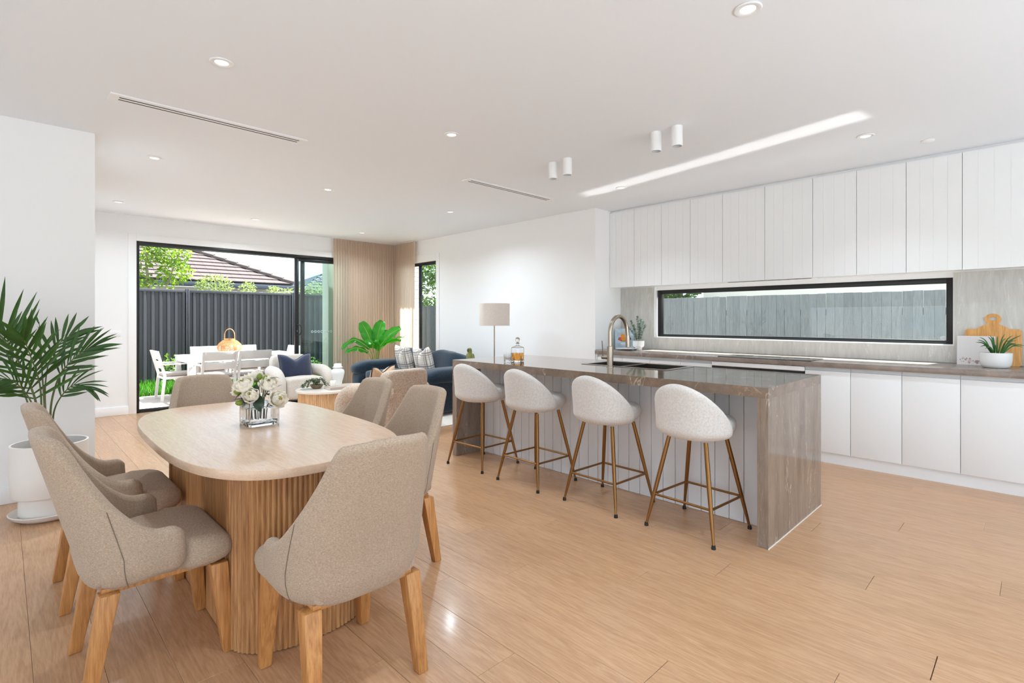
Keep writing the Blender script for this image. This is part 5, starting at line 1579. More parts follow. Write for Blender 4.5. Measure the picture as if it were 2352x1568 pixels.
def big_leaf(g, base, tip, w, bend=0.0, n=8, side=(0, 0, 1), fold=0.25, drop=0.0):
    base = Vector(base); tip = Vector(tip); d = (tip - base); L = d.length; d.normalize()
    s = d.cross(Vector(side)); s = s.normalized() if s.length > 1e-4 else Vector((1, 0, 0)); up = s.cross(d).normalized()
    rows = []
    for j in range(n + 1):
        v = j / n; c = base + d * (L * v) + up * (bend * math.sin(PI * v)) - Vector((0, 0, drop * v * v))
        wd = w * max(0.02, math.sin(PI * (0.06 + 0.92 * v)) ** 0.8 * (1 - 0.25 * v))
        rows.append([c - s * wd + up * wd * fold, c, c + s * wd + up * wd * fold])
    vs = [p for r in rows for p in r]; fs = []
    for j in range(n):
        a = j * 3; fs += [(a, a + 1, a + 4, a + 3), (a + 1, a + 2, a + 5, a + 4)]
    return g.add(vs, fs)
rgt = Vector((0.713, -0.701, 0)); tow = Vector((-0.701, -0.713, 0))      # camera right and towards camera, used only to lay out the bouquet
def bq(a, b, z): return rgt * a + tow * b + Vector((0, 0, z))
FL = [((-0.042, 0.045, 0.188), (-0.2, 0.7, 0.75), 1.10, 'largest white peony, at the front left of the bouquet, facing the camera'),
      ((-0.085, 0.00, 0.178), (-1.0, 0.2, 0.4), 0.95, 'white peony at the far left of the bouquet, turned away'),
      ((-0.035, -0.035, 0.215), (-0.3, -0.3, 1.0), 0.95, 'white peony at the back left of the bouquet, highest one'),
      ((-0.002, 0.065, 0.145), (0.1, 0.9, 0.5), 0.95, 'half open white peony hanging low over the vase front'),
      ((0.060, 0.02, 0.185), (0.2, 0.6, 0.8), 0.98, 'white peony with a yellow heart at the right of the bouquet'),
      ((0.098, 0.035, 0.128), (0.8, 0.7, 0.25), 1.02, 'white peony drooping over the right side of the vase'),
      ((0.025, -0.045, 0.205), (0.2, -0.6, 0.9), 0.62, 'small closed white peony at the back of the bouquet')]
rr = random.Random(9)
for c, ax, sc, lab in FL:
    cc = bq(*c); axw = rgt * ax[0] + tow * ax[1] + Vector((0, 0, ax[2]))
    t = thing('peony', lab, 'flower', (VX, VY, TT), 0, 'white peonies in the glass vase')
    add_petals(t, cc, axw, sc, rr)
    b0 = cc - axw.normalized() * 0.006
    foot = Vector((cc.x * 0.35, cc.y * 0.35, 0.03))
    mid = Vector((cc.x * 0.5, cc.y * 0.5, min(0.13, cc.z * 0.75)))
    G().tube(catmull([foot, mid, b0], 6), 0.0028, 8).build('stem', M['gstem'], t, smooth=True)
    g = G().lathe([(0.0005, -0.01), (0.012, -0.006), (0.016, 0.004), (0.008, 0.006), (0.0005, 0.006)], 12)
    o = g.build('calyx', M['bud'], t, smooth=True); o.matrix_local = Matrix.Translation(cc) @ Vector((0, 0, 1)).rotation_difference(axw.normalized()).to_matrix().to_4x4()
BU = [((-0.062, 0.075, 0.118), (-0.5, 0.8, 0.1), 'lime green peony bud low on the left of the vase'), ((-0.005, -0.01, 0.235), (0.0, -0.2, 1.0), 'lime green bud at the top centre of the bouquet'),
      ((0.030, 0.0, 0.228), (0.2, 0.2, 1.0), 'lime green bud standing right of the top one'), ((-0.082, 0.05, 0.168), (-0.8, 0.6, 0.2), 'lime green bud at the left edge of the bouquet')]
for c, ax, lab in BU:
    cc = bq(*c); axw = (rgt * ax[0] + tow * ax[1] + Vector((0, 0, ax[2]))).normalized()
    t = thing('peony_bud', lab, 'flower', (VX, VY, TT), 0, 'green buds in the glass vase')
    o = G().lathe([(0.0005, -0.014), (0.010, -0.010), (0.0145, 0.0), (0.012, 0.012), (0.006, 0.02), (0.0005, 0.023)], 14).build('bud', M['bud'], t, smooth=True)
    o.matrix_local = Matrix.Translation(cc) @ Vector((0, 0, 1)).rotation_difference(axw).to_matrix().to_4x4()
    G().tube(catmull([(cc.x * 0.4, cc.y * 0.4, 0.03), (cc.x * 0.55, cc.y * 0.55, 0.12), cc - axw * 0.012], 5), 0.002, 6).build('stem', M['gstem'], t, smooth=True)
t = thing('leaf_sprig', 'dark green leaf sprig among the peonies in the vase', 'foliage', (VX, VY, TT))
G().tube(catmull([(0, 0, 0.03), bq(0.01, 0, 0.12), bq(0.03, 0.0, 0.2)], 5), 0.002, 6).build('stem', M['gstem'], t, smooth=True)
for b, e, w, bd in ((bq(0.0, 0.04, 0.205), bq(0.04, 0.075, 0.125), 0.026, 0.012), (bq(0.03, 0.06, 0.15), bq(0.045, 0.085, 0.075), 0.030, 0.012), (bq(0.035, 0, 0.21), bq(0.105, 0.0, 0.232), 0.014, 0.014), (bq(0.03, 0.0, 0.19), bq(0.07, 0.02, 0.222), 0.012, 0.006),
                    (bq(-0.06, 0.05, 0.16), bq(-0.09, 0.07, 0.125), 0.016, 0.006), (bq(-0.05, 0.06, 0.13), bq(-0.10, 0.08, 0.130), 0.014, 0.004), (bq(0.06, 0.03, 0.15), bq(0.085, 0.06, 0.16), 0.016, 0.004), (bq(0.1, 0.02, 0.19), bq(0.115, 0.0, 0.2), 0.004, 0)):
    big_leaf(G(), b, e, w, bd, 7, (0, 0, 1) if abs((e - b).normalized().z) < 0.8 else tuple(tow)).build('leaf', M['dleaf'], t, smooth=True, angle=180)

# ------------------------------------------------------------------ palm in a white pot
M['palm'] = leafy('palm_leaflet', S(56, 92, 36), 0.22, 0.35, 0.3, rand=0.25)
M['palmstem'] = mat('palm_stem', S(92, 104, 58), 0.5, var=(14, 0.15))
M['potsoil'] = mat('potting_soil', S(58, 50, 44), 0.9, var=(40, 0.3), bump=(60, 0.5))
M['matte_pot'] = mat('matte_white_pot', S(232, 226, 219), 0.55, var=(5, 0.015))
PXp, PYp = 0.225, 4.56
pot = thing('plant_pot', 'large white round floor pot on a saucer by the left wall', 'pot', (PXp, PYp, 0))
G().lathe([(0.0005, 0), (0.15, 0), (0.185, 0.02), (0.205, 0.045), (0.200, 0.048), (0.18, 0.026), (0.0005, 0.024)], 48).build('saucer', M['matte_pot'], pot, smooth=True, angle=50)
G().lathe([(0.0005, 0.026), (0.150, 0.026), (0.155, 0.035), (0.155, 0.135), (0.160, 0.145), (0.185, 0.150), (0.192, 0.160), (0.196, 0.30), (0.198, 0.482), (0.192, 0.485), (0.186, 0.482), (0.183, 0.25), (0.0005, 0.24)], 48).build('body', M['matte_pot'], pot, smooth=True, angle=50)
palm = thing('potted_palm', 'kentia palm with arching dark green fronds in the white floor pot', 'palm', (PXp, PYp, 0.0))
G().lathe([(0.0005, 0.3), (0.18, 0.3), (0.181, 0.425), (0.10, 0.432), (0.0005, 0.43)], 32).build('soil', M['potsoil'], palm, smooth=True, angle=40)
rr = random.Random(17)
lm = {}
def leaflet_mesh(L, w, drop):
    key = (round(L, 2), round(drop, 2))
    if key in lm: return lm[key]
    n = 7; vs = []; fs = []
    for j in range(n + 1):
        v = j / n
        wd = w * (math.sin(PI * min(0.10 + 0.62 * v, 1)) if v < 0.6 else math.sin(PI * (0.472)) * (1 - ((v - 0.6) / 0.4) ** 1.4) + 0.0) * 0.98 + 0.0003
        y = key[0] * v; z = -key[1] * v * v
        vs += [(-wd, y, z + wd * 0.35), (0, y, z), (wd, y, z + wd * 0.35)]
    for j in range(n):
        a = j * 3; fs += [(a, a + 1, a + 4, a + 3), (a + 1, a + 2, a + 5, a + 4)]
    o = G().add(vs, fs).build('leaflet', M['palm'], smooth=True, angle=180); lm[key] = o.data; bpy.data.objects.remove(o)
    return lm[key]
nleaf = [0]
def frond(pts, start, n, Lmax, width, plane, droop, ang0=58, ang1=18, sides=(1, -1), r0=0.006):
    """pts local to the palm; leaflets leave both sides in the plane whose normal is PLANE"""
    f = catmull(pts, 10); N_ = len(f)
    st_ = G().tube(f, [lerp(r0, 0.0016, i / (N_ - 1)) for i in range(N_)], 8).build('frond', M['palmstem'], palm, smooth=True)
    pl = Vector(plane).normalized()
    for sd in sides:
        for k in range(n):
            u = start + (1 - start) * (k + 0.5) / n
            i = min(int(u * (N_ - 1)), N_ - 2); p = f[i].lerp(f[i + 1], u * (N_ - 1) - i)
            tg = (f[i + 1] - f[i]).normalized(); nn = (pl - tg * pl.dot(tg)).normalized(); sv = nn.cross(tg).normalized() * sd
            q = (k + 0.5) / n
            Lk = Lmax * (0.55 + 0.45 * math.sin(PI * min(0.2 + q * 0.72, 1))) * rr.uniform(0.88, 1.06)
            an = R(lerp(ang0, ang1, q) + rr.uniform(-5, 5))
            dr = (tg * math.cos(an) + sv * math.sin(an) + nn * rr.uniform(-0.10, 0.22)).normalized()
            xx = dr.cross(nn).normalized(); zz = xx.cross(dr)
            o = bpy.data.objects.new('leaflet', leaflet_mesh(Lk, width, droop * rr.choice((0.5, 1.0)))); COL.objects.link(o); o.parent = st_
            o.matrix_local = Matrix.Translation(p) @ Matrix((xx, dr, zz)).transposed().to_4x4(); nleaf[0] += 1
def W(x, y, z): return (x - PXp, y - PYp, z)
tw_ = (-0.5, -0.85, 0.15)
frond([W(0.21, 4.55, 0.43), W(0.165, 4.5, 0.65), W(0.145, 4.48, 0.80), W(0.075, 4.45, 1.02), W(-0.03, 4.42, 1.22), W(-0.16, 4.40, 1.33)], 0.36, 18, 0.36, 0.0105, (-0.25, -0.95, 0.1), 0.03, 62, 25, (-1, 1), 0.009)
frond([W(0.22, 4.55, 0.43), W(0.185, 4.5, 0.66), W(0.17, 4.45, 0.88), W(0.12, 4.38, 1.08), W(0.09, 4.33, 1.18)], 0.5, 8, 0.24, 0.012, (-0.1, -0.9, 0.4), 0.03, 55, 15, (1, -1), 0.007)
frond([W(0.24, 4.55, 0.43), W(0.225, 4.5, 0.70), W(0.26, 4.47, 0.90), W(0.31, 4.42, 1.00), W(0.37, 4.38, 1.07), W(0.42, 4.36, 1.10)], 0.42, 13, 0.23, 0.0098, (0.0, -0.75, 0.7), 0.05, 48, 10, (1, -1), 0.007)
frond([W(0.245, 4.56, 0.43), W(0.24, 4.53, 0.66), W(0.28, 4.48, 0.79), W(0.34, 4.42, 0.86), W(0.40, 4.37, 0.84)], 0.45, 9, 0.17, 0.010, (0.1, -0.75, 0.7), 0.05, 48, 12, (1, -1), 0.006)
frond([W(0.21, 4.54, 0.43), W(0.15, 4.45, 0.70), W(0.10, 4.36, 0.84), W(0.03, 4.28, 0.93), W(-0.06, 4.2, 0.94)], 0.45, 11, 0.22, 0.0095, (-0.2, -0.8, 0.6), 0.05, 52, 15, (1, -1), 0.006)
frond([W(0.225, 4.56, 0.43), W(0.20, 4.55, 0.75), W(0.215, 4.56, 0.98), W(0.27, 4.57, 1.12), W(0.34, 4.58, 1.19)], 0.48, 9, 0.22, 0.010, (-0.1, -0.95, 0.3), 0.04, 52, 15, (1, -1), 0.006)
frond([W(0.20, 4.56, 0.43), W(0.12, 4.57, 0.74), W(0.06, 4.58, 0.98), W(0.03, 4.58, 1.12), W(0.02, 4.58, 1.20)], 0.5, 9, 0.22, 0.0095, (-0.3, -0.9, 0.2), 0.04, 50, 18, (1, -1), 0.006)
frond([W(0.215, 4.53, 0.43), W(0.19, 4.46, 0.8), W(0.175, 4.45, 1.1), W(0.168, 4.45, 1.27)], 0.9, 1, 0.06, 0.006, tw_, 0.01, 20, 5, (1,), 0.007)

# ------------------------------------------------------------------ banana plant in the lounge corner
M['banana'] = leafy('banana_leaf', S(40, 128, 28), 0.45, 0.3, 0.25, scale=5, tcol=S(80, 210, 40), rand=0.2)
M['bananastem'] = mat('banana_stem', S(150, 158, 84), 0.5, var=(14, 0.2))
BXp, BYp = 4.62, 8.05
bp_ = thing('banana_plant', 'broad leafed bright green plant behind the sofa arm in the curtain corner', 'plant', (BXp, BYp, 0))
M['basket'] = mat('woven_basket', S(178, 142, 100), 0.8, var=(60, 0.2), stretch=(1, 1, 3))
G().lathe([(0.0005, 0), (0.15, 0), (0.165, 0.02), (0.18, 0.30), (0.175, 0.30), (0.16, 0.03), (0.0005, 0.03)], 36).build('basket', M['basket'], bp_, smooth=True, angle=40)
G().lathe([(0.0005, 0.1), (0.165, 0.1), (0.168, 0.27), (0.0005, 0.275)], 28).build('soil', M['potsoil'], bp_, smooth=True, angle=40)
def bleaf(base, mid, tip, w, facing, fold=0.3):
    base, mid, tip = Vector(base), Vector(mid), Vector(tip)
    cv = catmull([base, mid, tip], 8)
    G().tube(catmull([(base.x * 0.15, base.y * 0.15, 0.25), (base.x * 0.5, base.y * 0.5, base.z * 0.75), base], 6), [0.011] * 6 + [0.009] * 6 + [0.007], 8).build('petiole', M['bananastem'], bp_, smooth=True)
    n = len(cv); rows = []
    for j, c in enumerate(cv):
        v = j / (n - 1); t_ = (cv[min(j + 1, n - 1)] - cv[max(j - 1, 0)]).normalized(); fc = Vector(facing)
        s = t_.cross(fc).normalized(); up = s.cross(t_).normalized()
        wd = w * (math.sin(PI * (0.04 + 0.9 * v)) ** 0.6) * (1 - 0.12 * v)
        rr_ = [-1, -0.5, 0, 0.5, 1]
        rows.append([c + s * (wd * q) + up * (wd * fold * abs(q) ** 1.3) + up * (0.012 * math.sin(v * 22 + q * 2) * abs(q)) for q in rr_])
    vs = [p for r in rows for p in r]; fs = []
    for j in range(n - 1):
        for i in range(4):
            a = j * 5 + i; fs.append((a, a + 1, a + 6, a + 5))
    o = G().add(vs, fs).build('leaf', M['banana'], bp_, smooth=True, angle=180)
    G().tube(cv, [lerp(0.006, 0.0015, j / (n - 1)) for j in range(n)], 6).build('midrib', M['bananastem'], o, smooth=True)
def K(a, b, z): return rgt * a + tow * b + Vector((0, 0, z))      # layout in the plant's own frame: a across, b towards the room
bleaf(K(-0.05, 0.02, 0.80), K(-0.15, 0.02, 1.05), K(-0.26, 0.0, 1.24), 0.115, tuple(tow), 0.35)
bleaf(K(0.00, 0.02, 0.82), K(0.04, 0.0, 1.08), K(0.10, -0.03, 1.26), 0.115, tuple(tow), 0.3)
bleaf(K(0.07, 0.03, 0.82), K(0.22, 0.03, 1.00), K(0.42, 0.0, 1.14), 0.100, tuple(tow * 0.8 + Vector((0, 0, 0.5))), 0.3)
bleaf(K(0.09, 0.05, 0.80), K(0.28, 0.08, 0.93), K(0.50, 0.08, 0.98), 0.075, (0, 0, 1), 0.3)
bleaf(K(0.08, 0.06, 0.76), K(0.24, 0.12, 0.88), K(0.46, 0.14, 0.92), 0.085, (-0.3, -0.3, 1), 0.3)
bleaf(K(-0.03, 0.10, 0.80), K(-0.02, 0.20, 0.92), K(-0.10, 0.30, 0.90), 0.105, tuple(tow * 0.7 + Vector((0, 0, 0.7))), -0.15)
bleaf(K(-0.10, 0.04, 0.78), K(-0.36, 0.08, 0.94), K(-0.58, 0.10, 0.78), 0.070, tuple(tow * 0.6 + Vector((0, 0, 0.8))), -0.2)
bleaf(K(-0.12, 0.06, 0.72), K(-0.30, 0.12, 0.80), K(-0.50, 0.15, 0.73), 0.070, tuple(tow * 0.6 + Vector((0, 0, 0.8))), -0.2)
bleaf(K(0.04, 0.08, 0.74), K(0.06, 0.16, 0.88), K(0.05, 0.24, 0.95), 0.05, tuple(tow * 0.9 + Vector((0, 0, 0.4))), 0.2)
bleaf(K(0.02, -0.08, 0.85), K(0.07, -0.15, 1.02), K(0.16, -0.22, 1.08), 0.05, tuple(tow), 0.25)

# ------------------------------------------------------------------ decanter and tumbler on the island
M['whisky'] = solid_glass('whisky', (0.86, 0.36, 0.05, 1), 1.36)
ITZ = IZ + 0.0004
t = thing('decanter', 'cut glass decanter of amber whisky with a ball stopper on the island', 'decanter', (3.315, 3.30, ITZ), R(8))
ro = rrect(0.043, 0.043, 0.006, 3)
rings = []
for k_, z in ((0.97, 0.0), (1.0, 0.003), (1.0, 0.120), (0.93, 0.133), (0.55, 0.142), (0.30, 0.146), (0.27, 0.150)):
    rings.append([(x * k_, y * k_, z) for x, y in ro])
rings2 = [[(x * k_, y * k_, z) for x, y in ro] for k_, z in ((0.20, 0.150), (0.24, 0.143), (0.50, 0.137), (0.86, 0.128), (0.93, 0.118), (0.93, 0.022), (0.85, 0.016))]
G().loft(rings + rings2).build('glass_body', M['vaseglass'], t, smooth=True, angle=30)
G().loft([[(x * k_, y * k_, z) for x, y in ro] for k_, z in ((0.84, 0.0165), (0.92, 0.0225), (0.92, 0.082))]).build('whisky', M['whisky'], t, smooth=True, angle=30)
G().lathe([(0.0085, 0.140), (0.012, 0.150), (0.012, 0.164), (0.022, 0.167), (0.022, 0.170), (0.012, 0.172), (0.0085, 0.172)], 20).build('neck', M['vaseglass'], t, smooth=True, angle=40)
g = G().lathe([(0.0005, 0.150), (0.008, 0.152), (0.0085, 0.172), (0.012, 0.174), (0.008, 0.177), (0.0005, 0.177)], 20)
g.superbox(0.0225, 0.0225, 0.0235, 1.0, 24, 14, Matrix.Translation((0, 0, 0.199)))
g.build('stopper', M['vaseglass'], t, smooth=True, angle=60)
t = thing('tumbler', 'empty cut glass whisky tumbler beside the decanter', 'glass', (3.215, 3.325, ITZ), 0)
G().lathe([(0.0005, 0.0), (0.033, 0.0), (0.035, 0.003), (0.0365, 0.03), (0.0405, 0.083), (0.0395, 0.0835), (0.0375, 0.083), (0.034, 0.03), (0.031, 0.022), (0.0005, 0.020)], 12).build('glass_body', M['vaseglass'], t, smooth=True, angle=20)

# ------------------------------------------------------------------ rear bench: left group
BZ = 0.9034
def painted_cover(name, fn):
    m, nt, b = base_mat(name); fn(nt.nodes, nt.links, b); b.inputs['Roughness'].default_value = 0.35; return m
def cover_blue(N, L, b):
    tc = N.new('ShaderNodeTexCoord'); n = N.new('ShaderNodeTexNoise'); n.inputs['Scale'].default_value = 14; n.inputs['Detail'].default_value = 6
    L.new(tc.outputs['Object'], n.inputs['Vector']); r = N.new('ShaderNodeValToRGB')
    r.color_ramp.elements[0].position = 0.35; r.color_ramp.elements[0].color = S(150, 176, 190); r.color_ramp.elements[1].position = 0.68; r.color_ramp.elements[1].color = S(206, 216, 222)
    L.new(n.outputs['Fac'], r.inputs[0]); L.new(r.outputs[0], b.inputs['Base Color'])
M['cover_blue'] = painted_cover('mottled_blue_cover', cover_blue)
M['printw'] = mat('print_white', S(226, 232, 236), 0.5, var=(9, 0.02))
M['pr_or'] = mat('print_orange', S(226, 142, 40), 0.45, var=(30, 0.12)); M['pr_red'] = mat('print_red', S(190, 74, 58), 0.45, var=(30, 0.15)); M['pr_dk'] = mat('print_plum', S(72, 40, 44), 0.45, var=(30, 0.2)); M['pr_br'] = mat('print_bowl', S(112, 66, 40), 0.45, var=(30, 0.15))
t = thing('cookbook', 'pale blue cookbook with a fruit bowl cover standing on the rear bench', 'book', (5.80, 3.80, BZ), R(-52)); t.rotation_euler = (R(-9), 0, R(-48))
G().box(-0.12, 0.12, 0.0, 0.004, 0, 0.262).box(-0.12, 0.12, 0.020, 0.024, 0, 0.262).box(-0.12, -0.116, 0.004, 0.020, 0, 0.262).build('cover', M['cover_blue'], t)
G().box(-0.114, 0.116, 0.0042, 0.0198, 0.004, 0.258).build('pages', M['paper'], t)
def disc(cx, cz, rx, rz, y, a0=0, a1=360, n=20):
    g = G(); pts = [(cx, y, cz)] if a1 - a0 < 360 else []
    pts += [(cx + rx * math.cos(R(a0 + (a1 - a0) * k / n)), y, cz + rz * math.sin(R(a0 + (a1 - a0) * k / n))) for k in range(n + (1 if a1 - a0 < 360 else 0))]
    m_ = len(pts); g.add(pts + [(p[0], p[1] - 0.0004, p[2]) for p in pts], [tuple(range(m_)), tuple(range(2 * m_ - 1, m_ - 1, -1))] + [(k, (k + 1) % m_, m_ + (k + 1) % m_, m_ + k) for k in range(m_)])
    return g
pics = [(disc(0.0, 0.125, 0.085, 0.030, -0.0002, 180, 360), 'pr_br'), (disc(-0.055, 0.128, 0.026, 0.024, -0.0008), 'pr_red'), (disc(-0.012, 0.130, 0.030, 0.032, -0.0012), 'pr_or'), (disc(0.028, 0.130, 0.028, 0.028, -0.0008), 'pr_or'), (disc(0.060, 0.130, 0.026, 0.022, -0.0012), 'pr_dk'), (disc(-0.02, 0.168, 0.030, 0.028, -0.0016), 'pr_or'), (disc(0.035, 0.165, 0.022, 0.022, -0.0014), 'pr_dk'), (disc(0.055, 0.115, 0.018, 0.014, -0.0018), 'pr_red')]
for g, m_ in pics: g.build('printed_fruit', M[m_], t)
G().box(-0.045, 0.045, -0.0006, -0.0001, 0.045, 0.052).box(-0.05, 0.04, -0.0006, -0.0001, 0.058, 0.078).build('printed_label', M['printw'], t)
o = G().lathe([(0.0005, 0.004), (0.05, 0.004), (0.05, 0), (0.058, 0), (0.10, 0.012), (0.132, 0.018), (0.132, 0.021), (0.10, 0.016), (0.055, 0.008), (0.0005, 0.008)], 44).build('white_plate', M['ceramic'], smooth=True, angle=40, loc=(5.56, 3.62, BZ))
tag(o, 'shallow white plate on the rear bench in front of the cookbook', 'plate')
M['euc'] = leafy('eucalyptus_leaf', S(138, 170, 150), 0.25, 0.55, 0.25, rand=0.2)
pt = thing('footed_pot', 'small white footed pot holding eucalyptus on the rear bench', 'pot', (5.665, 3.51, BZ))
G().lathe([(0.0005, 0), (0.042, 0), (0.043, 0.004), (0.042, 0.026), (0.046, 0.033), (0.064, 0.042), (0.070, 0.058), (0.071, 0.115), (0.067, 0.1155), (0.065, 0.06), (0.0005, 0.05)], 36).build('body', M['ceramic'], pt, smooth=True, angle=45)
G().lathe([(0.0005, 0.055), (0.062, 0.06), (0.065, 0.105), (0.0005, 0.107)], 24).build('soil', M['potsoil'], pt, smooth=True)
eu = thing('eucalyptus', 'grey-green eucalyptus sprigs in the small white footed pot', 'plant', (5.665, 3.51, BZ + 0.1075))
rr = random.Random(31)
EU = [((0, 0), (-0.02, 0.02), 0.31), ((0.01, 0), (0.03, 0.0), 0.275), ((-0.01, 0), (-0.11, 0.05), 0.255), ((0.02, -0.01), (0.09, -0.02), 0.20), ((0.0, 0.01), (0.055, 0.02), 0.24), ((-0.02, 0), (-0.07, 0.02), 0.20), ((0.0, -0.01), (0.0, 0.06), 0.22), ((-0.01, 0.01), (-0.15, 0.03), 0.19)]
for (a0, b0), (a1, b1), h in EU:
    p0 = rgt * a0 + tow * b0; p1 = rgt * a1 + tow * b1 + Vector((0, 0, h))
    cv = catmull([p0, p0.lerp(p1, 0.5) + Vector((0, 0, h * 0.08)), p1], 10)
    sp = G().tube(cv, 0.0014, 5).build('sprig', M['stemgreen'], eu, smooth=True)
    g = G()
    for j in range(3, len(cv)):
        for q in range(4):
            a = rr.uniform(0, 2 * PI); d = Vector((math.cos(a), math.sin(a), rr.uniform(0.0, 0.7)))
            s = 0.025 * rr.uniform(0.7, 1.2); leaf_quad(g, cv[j], d, (rr.uniform(-.4, .4), rr.uniform(-.4, .4), 1), s, s * 0.42)
    o = g.build('leaves', M['euc'], sp); o['kind'] = 'stuff'

# ------------------------------------------------------------------ rear bench: right group
M['bamboo'] = wood('bamboo_board', S(196, 136, 68), S(226, 172, 104), 'Z', 2.6, rough=0.4, rand=0.0, ring=0.25)
cb = thing('chopping_board', 'wooden chopping board with a holed handle leaning on the splashback', 'board', (5.868, 0.275, BZ)); cb.rotation_euler = (R(-8.5), 0, R(-90)); cb.scale = (1.30, 1.0, 1.22)
bw2, bh = 0.135, 0.25
neck = []
for k in range(9):
    u = k / 8; x = lerp(0.075, 0.027, smooth01(u)); z = bh + 0.040 * u; neck.append((x, z))
head = []
for k in range(17):
    a = R(-48 + 276 * k / 16); head.append((0.040 * math.cos(a), bh + 0.070 + 0.037 * math.sin(a)))
poly = [(-bw2 + 0.012, 0.0), (bw2 - 0.012, 0.0), (bw2, 0.012), (bw2, bh - 0.014), (bw2 - 0.014, bh)] + neck + head + [(-x, z) for x, z in neck[::-1]] + [(-bw2 + 0.014, bh), (-bw2, bh - 0.014), (-bw2, 0.012)]
hole = [(0.0165 * math.cos(2 * PI * k / 24), bh + 0.072 + 0.0125 * math.sin(2 * PI * k / 24)) for k in range(24)]
bm = bmesh.new()
ov = [bm.verts.new((x, 0, z)) for x, z in poly]; hv_ = [bm.verts.new((x, 0, z)) for x, z in hole]
es = [bm.edges.new((ov[k], ov[(k + 1) % len(ov)])) for k in range(len(ov))] + [bm.edges.new((hv_[k], hv_[(k + 1) % 24])) for k in range(24)]
bmesh.ops.triangle_fill(bm, use_beauty=True, use_dissolve=False, edges=es)
fs_ = list(bm.faces)
ex = bmesh.ops.extrude_face_region(bm, geom=fs_)
for v in [e for e in ex['geom'] if isinstance(e, bmesh.types.BMVert)]: v.co.y += 0.016
bmesh.ops.recalc_face_normals(bm, faces=bm.faces)
me = bpy.data.meshes.new('board'); bm.to_mesh(me); bm.free(); me.materials.append(M['bamboo'])
o = bpy.data.objects.new('board', me); COL.objects.link(o); o.parent = cb
def cover_floral(N, L, b):
    b.inputs['Base Color'].default_value = S(228, 224, 222)
M['cover_white'] = mat('blush_white_cover', S(226, 221, 219), 0.4, var=(4, 0.01))
M['blush'] = mat('print_blush', S(206, 176, 170), 0.5, var=(30, 0.08)); M['mauve'] = mat('print_mauve', S(150, 128, 128), 0.5, var=(30, 0.1))
fb = thing('floral_book', 'white hardcover book with blush flowers printed along the bottom, on the rear bench', 'book', (5.80, 0.375, BZ)); fb.rotation_euler = (R(-7), 0, R(-90)); fb.scale = (1.14, 1.0, 1.04)
G().box(-0.105, 0.105, 0.0, 0.004, 0, 0.235).box(-0.105, 0.105, 0.022, 0.026, 0, 0.235).box(-0.105, -0.101, 0.004, 0.022, 0, 0.235).box(-0.096, -0.0945, -0.0008, 0, 0, 0.235).build('cover', M['cover_white'], fb)
G().box(-0.100, 0.101, 0.0042, 0.0218, 0.004, 0.231).build('pages', M['paper'], fb)
rr = random.Random(77); gA, gB = G(), G()
for k in range(46):
    x = rr.uniform(-0.092, 0.10); z = 0.006 + 0.075 * rr.random() * (0.35 + 0.65 * abs(x) / 0.1)
    for q in range(rr.choice((3, 5, 5))):
        a = rr.uniform(0, 2 * PI); l = rr.uniform(0.006, 0.013); w = l * 0.28; dx, dz = math.cos(a) * l, math.sin(a) * l
        cx, cz = x + dx * 0.6, z + dz * 0.6
        if cz - l < 0.001 or abs(cx) + l > 0.104: continue
        (gA if rr.random() < 0.62 else gB).add([(cx - dx * .5, -0.0005, cz - dz * .5), (cx - dz / l * w, -0.0005, cz + dx / l * w), (cx + dx * .5, -0.0005, cz + dz * .5), (cx + dz / l * w, -0.0005, cz - dx / l * w)], [(0, 1, 2, 3)])
for g_, m_ in ((gA, 'blush'), (gB, 'mauve')):
    o = g_.build('printed_flowers', M[m_], fb); o['kind'] = 'stuff'
wp = thing('planter_bowl', 'white bowl planter of spider plant in front of the chopping board', 'planter', (5.60, 0.243, BZ))
G().lathe([(0.0005, 0.0), (0.066, 0.0), (0.080, 0.006), (0.092, 0.025), (0.097, 0.06), (0.0985, 0.118), (0.095, 0.1195), (0.092, 0.117), (0.088, 0.05), (0.0005, 0.045)], 44).build('body', M['ceramic'], wp, smooth=True, angle=45)
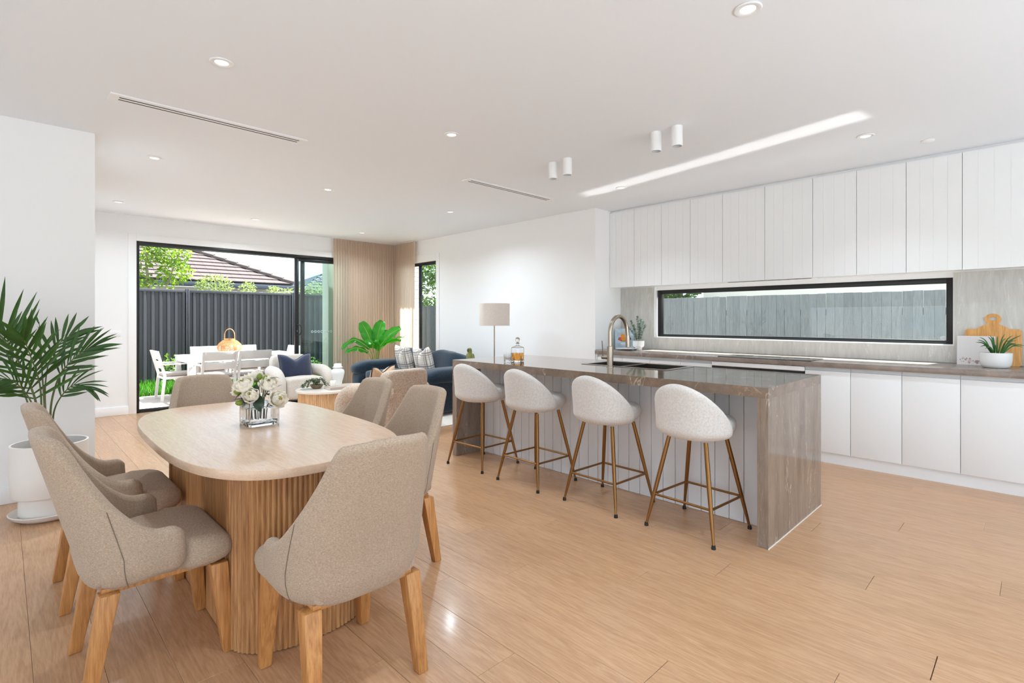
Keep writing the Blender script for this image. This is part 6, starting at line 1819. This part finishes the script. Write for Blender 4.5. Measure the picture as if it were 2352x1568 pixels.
G().lathe([(0.0005, 0.06), (0.085, 0.06), (0.0905, 0.106), (0.0005, 0.108)], 28).build('soil', M['potsoil'], wp, smooth=True)
M['spider'] = leafy('spider_leaf', S(66, 112, 56), 0.25, 0.35, 0.25, rand=0.25)
spn = thing('spider_plant', 'green spider plant with thin arching leaves in the white bowl', 'plant', (5.60, 0.243, BZ + 0.1085))
SPL = [(-0.165, 0.02, 0.085), (-0.14, 0.03, 0.055), (-0.12, -0.02, 0.10), (-0.10, 0.05, 0.125), (-0.06, 0.02, 0.135), (-0.03, 0.05, 0.13), (0.0, -0.03, 0.12), (0.05, 0.02, 0.145), (0.09, 0.04, 0.135), (0.13, 0.03, 0.12), (0.15, 0.0, 0.075), (0.155, 0.05, 0.05), (0.20, 0.02, 0.06), (0.12, -0.05, 0.11), (-0.09, 0.09, 0.06), (0.07, 0.10, 0.07), (0.02, 0.09, 0.10), (-0.04, 0.10, 0.08), (0.16, 0.03, 0.135), (-0.13, 0.06, 0.04), (0.03, -0.06, 0.13), (-0.07, -0.06, 0.12), (0.10, 0.06, 0.10)]
for a, b, z in SPL:
    p0 = rgt * (a * 0.22) + tow * (b * 0.3); p2 = rgt * (a * 1.08) + tow * b + Vector((0, 0, z * 1.1)); p1 = p0.lerp(p2, 0.5) + Vector((0, 0, 0.035))
    cv = catmull([p0, p1, p2], 6); n = len(cv); rows = []
    for j, c in enumerate(cv):
        v = j / (n - 1); t_ = (cv[min(j + 1, n - 1)] - cv[max(j - 1, 0)]).normalized(); s = t_.cross(tow).normalized() if abs(t_.dot(tow)) < 0.95 else Vector((1, 0, 0)); up = s.cross(t_)
        wd = 0.0062 * (1 - v ** 2.2) * (0.55 + 0.45 * min(1, v * 4)) + 0.0003
        rows.append([c - s * wd + tow * wd * 0.4, c, c + s * wd + tow * wd * 0.4])
    vs = [p for r in rows for p in r]; fs = []
    for j in range(n - 1):
        q = j * 3; fs += [(q, q + 1, q + 4, q + 3), (q + 1, q + 2, q + 5, q + 4)]
    G().add(vs, fs).build('leaf', M['spider'], spn, smooth=True, angle=180)
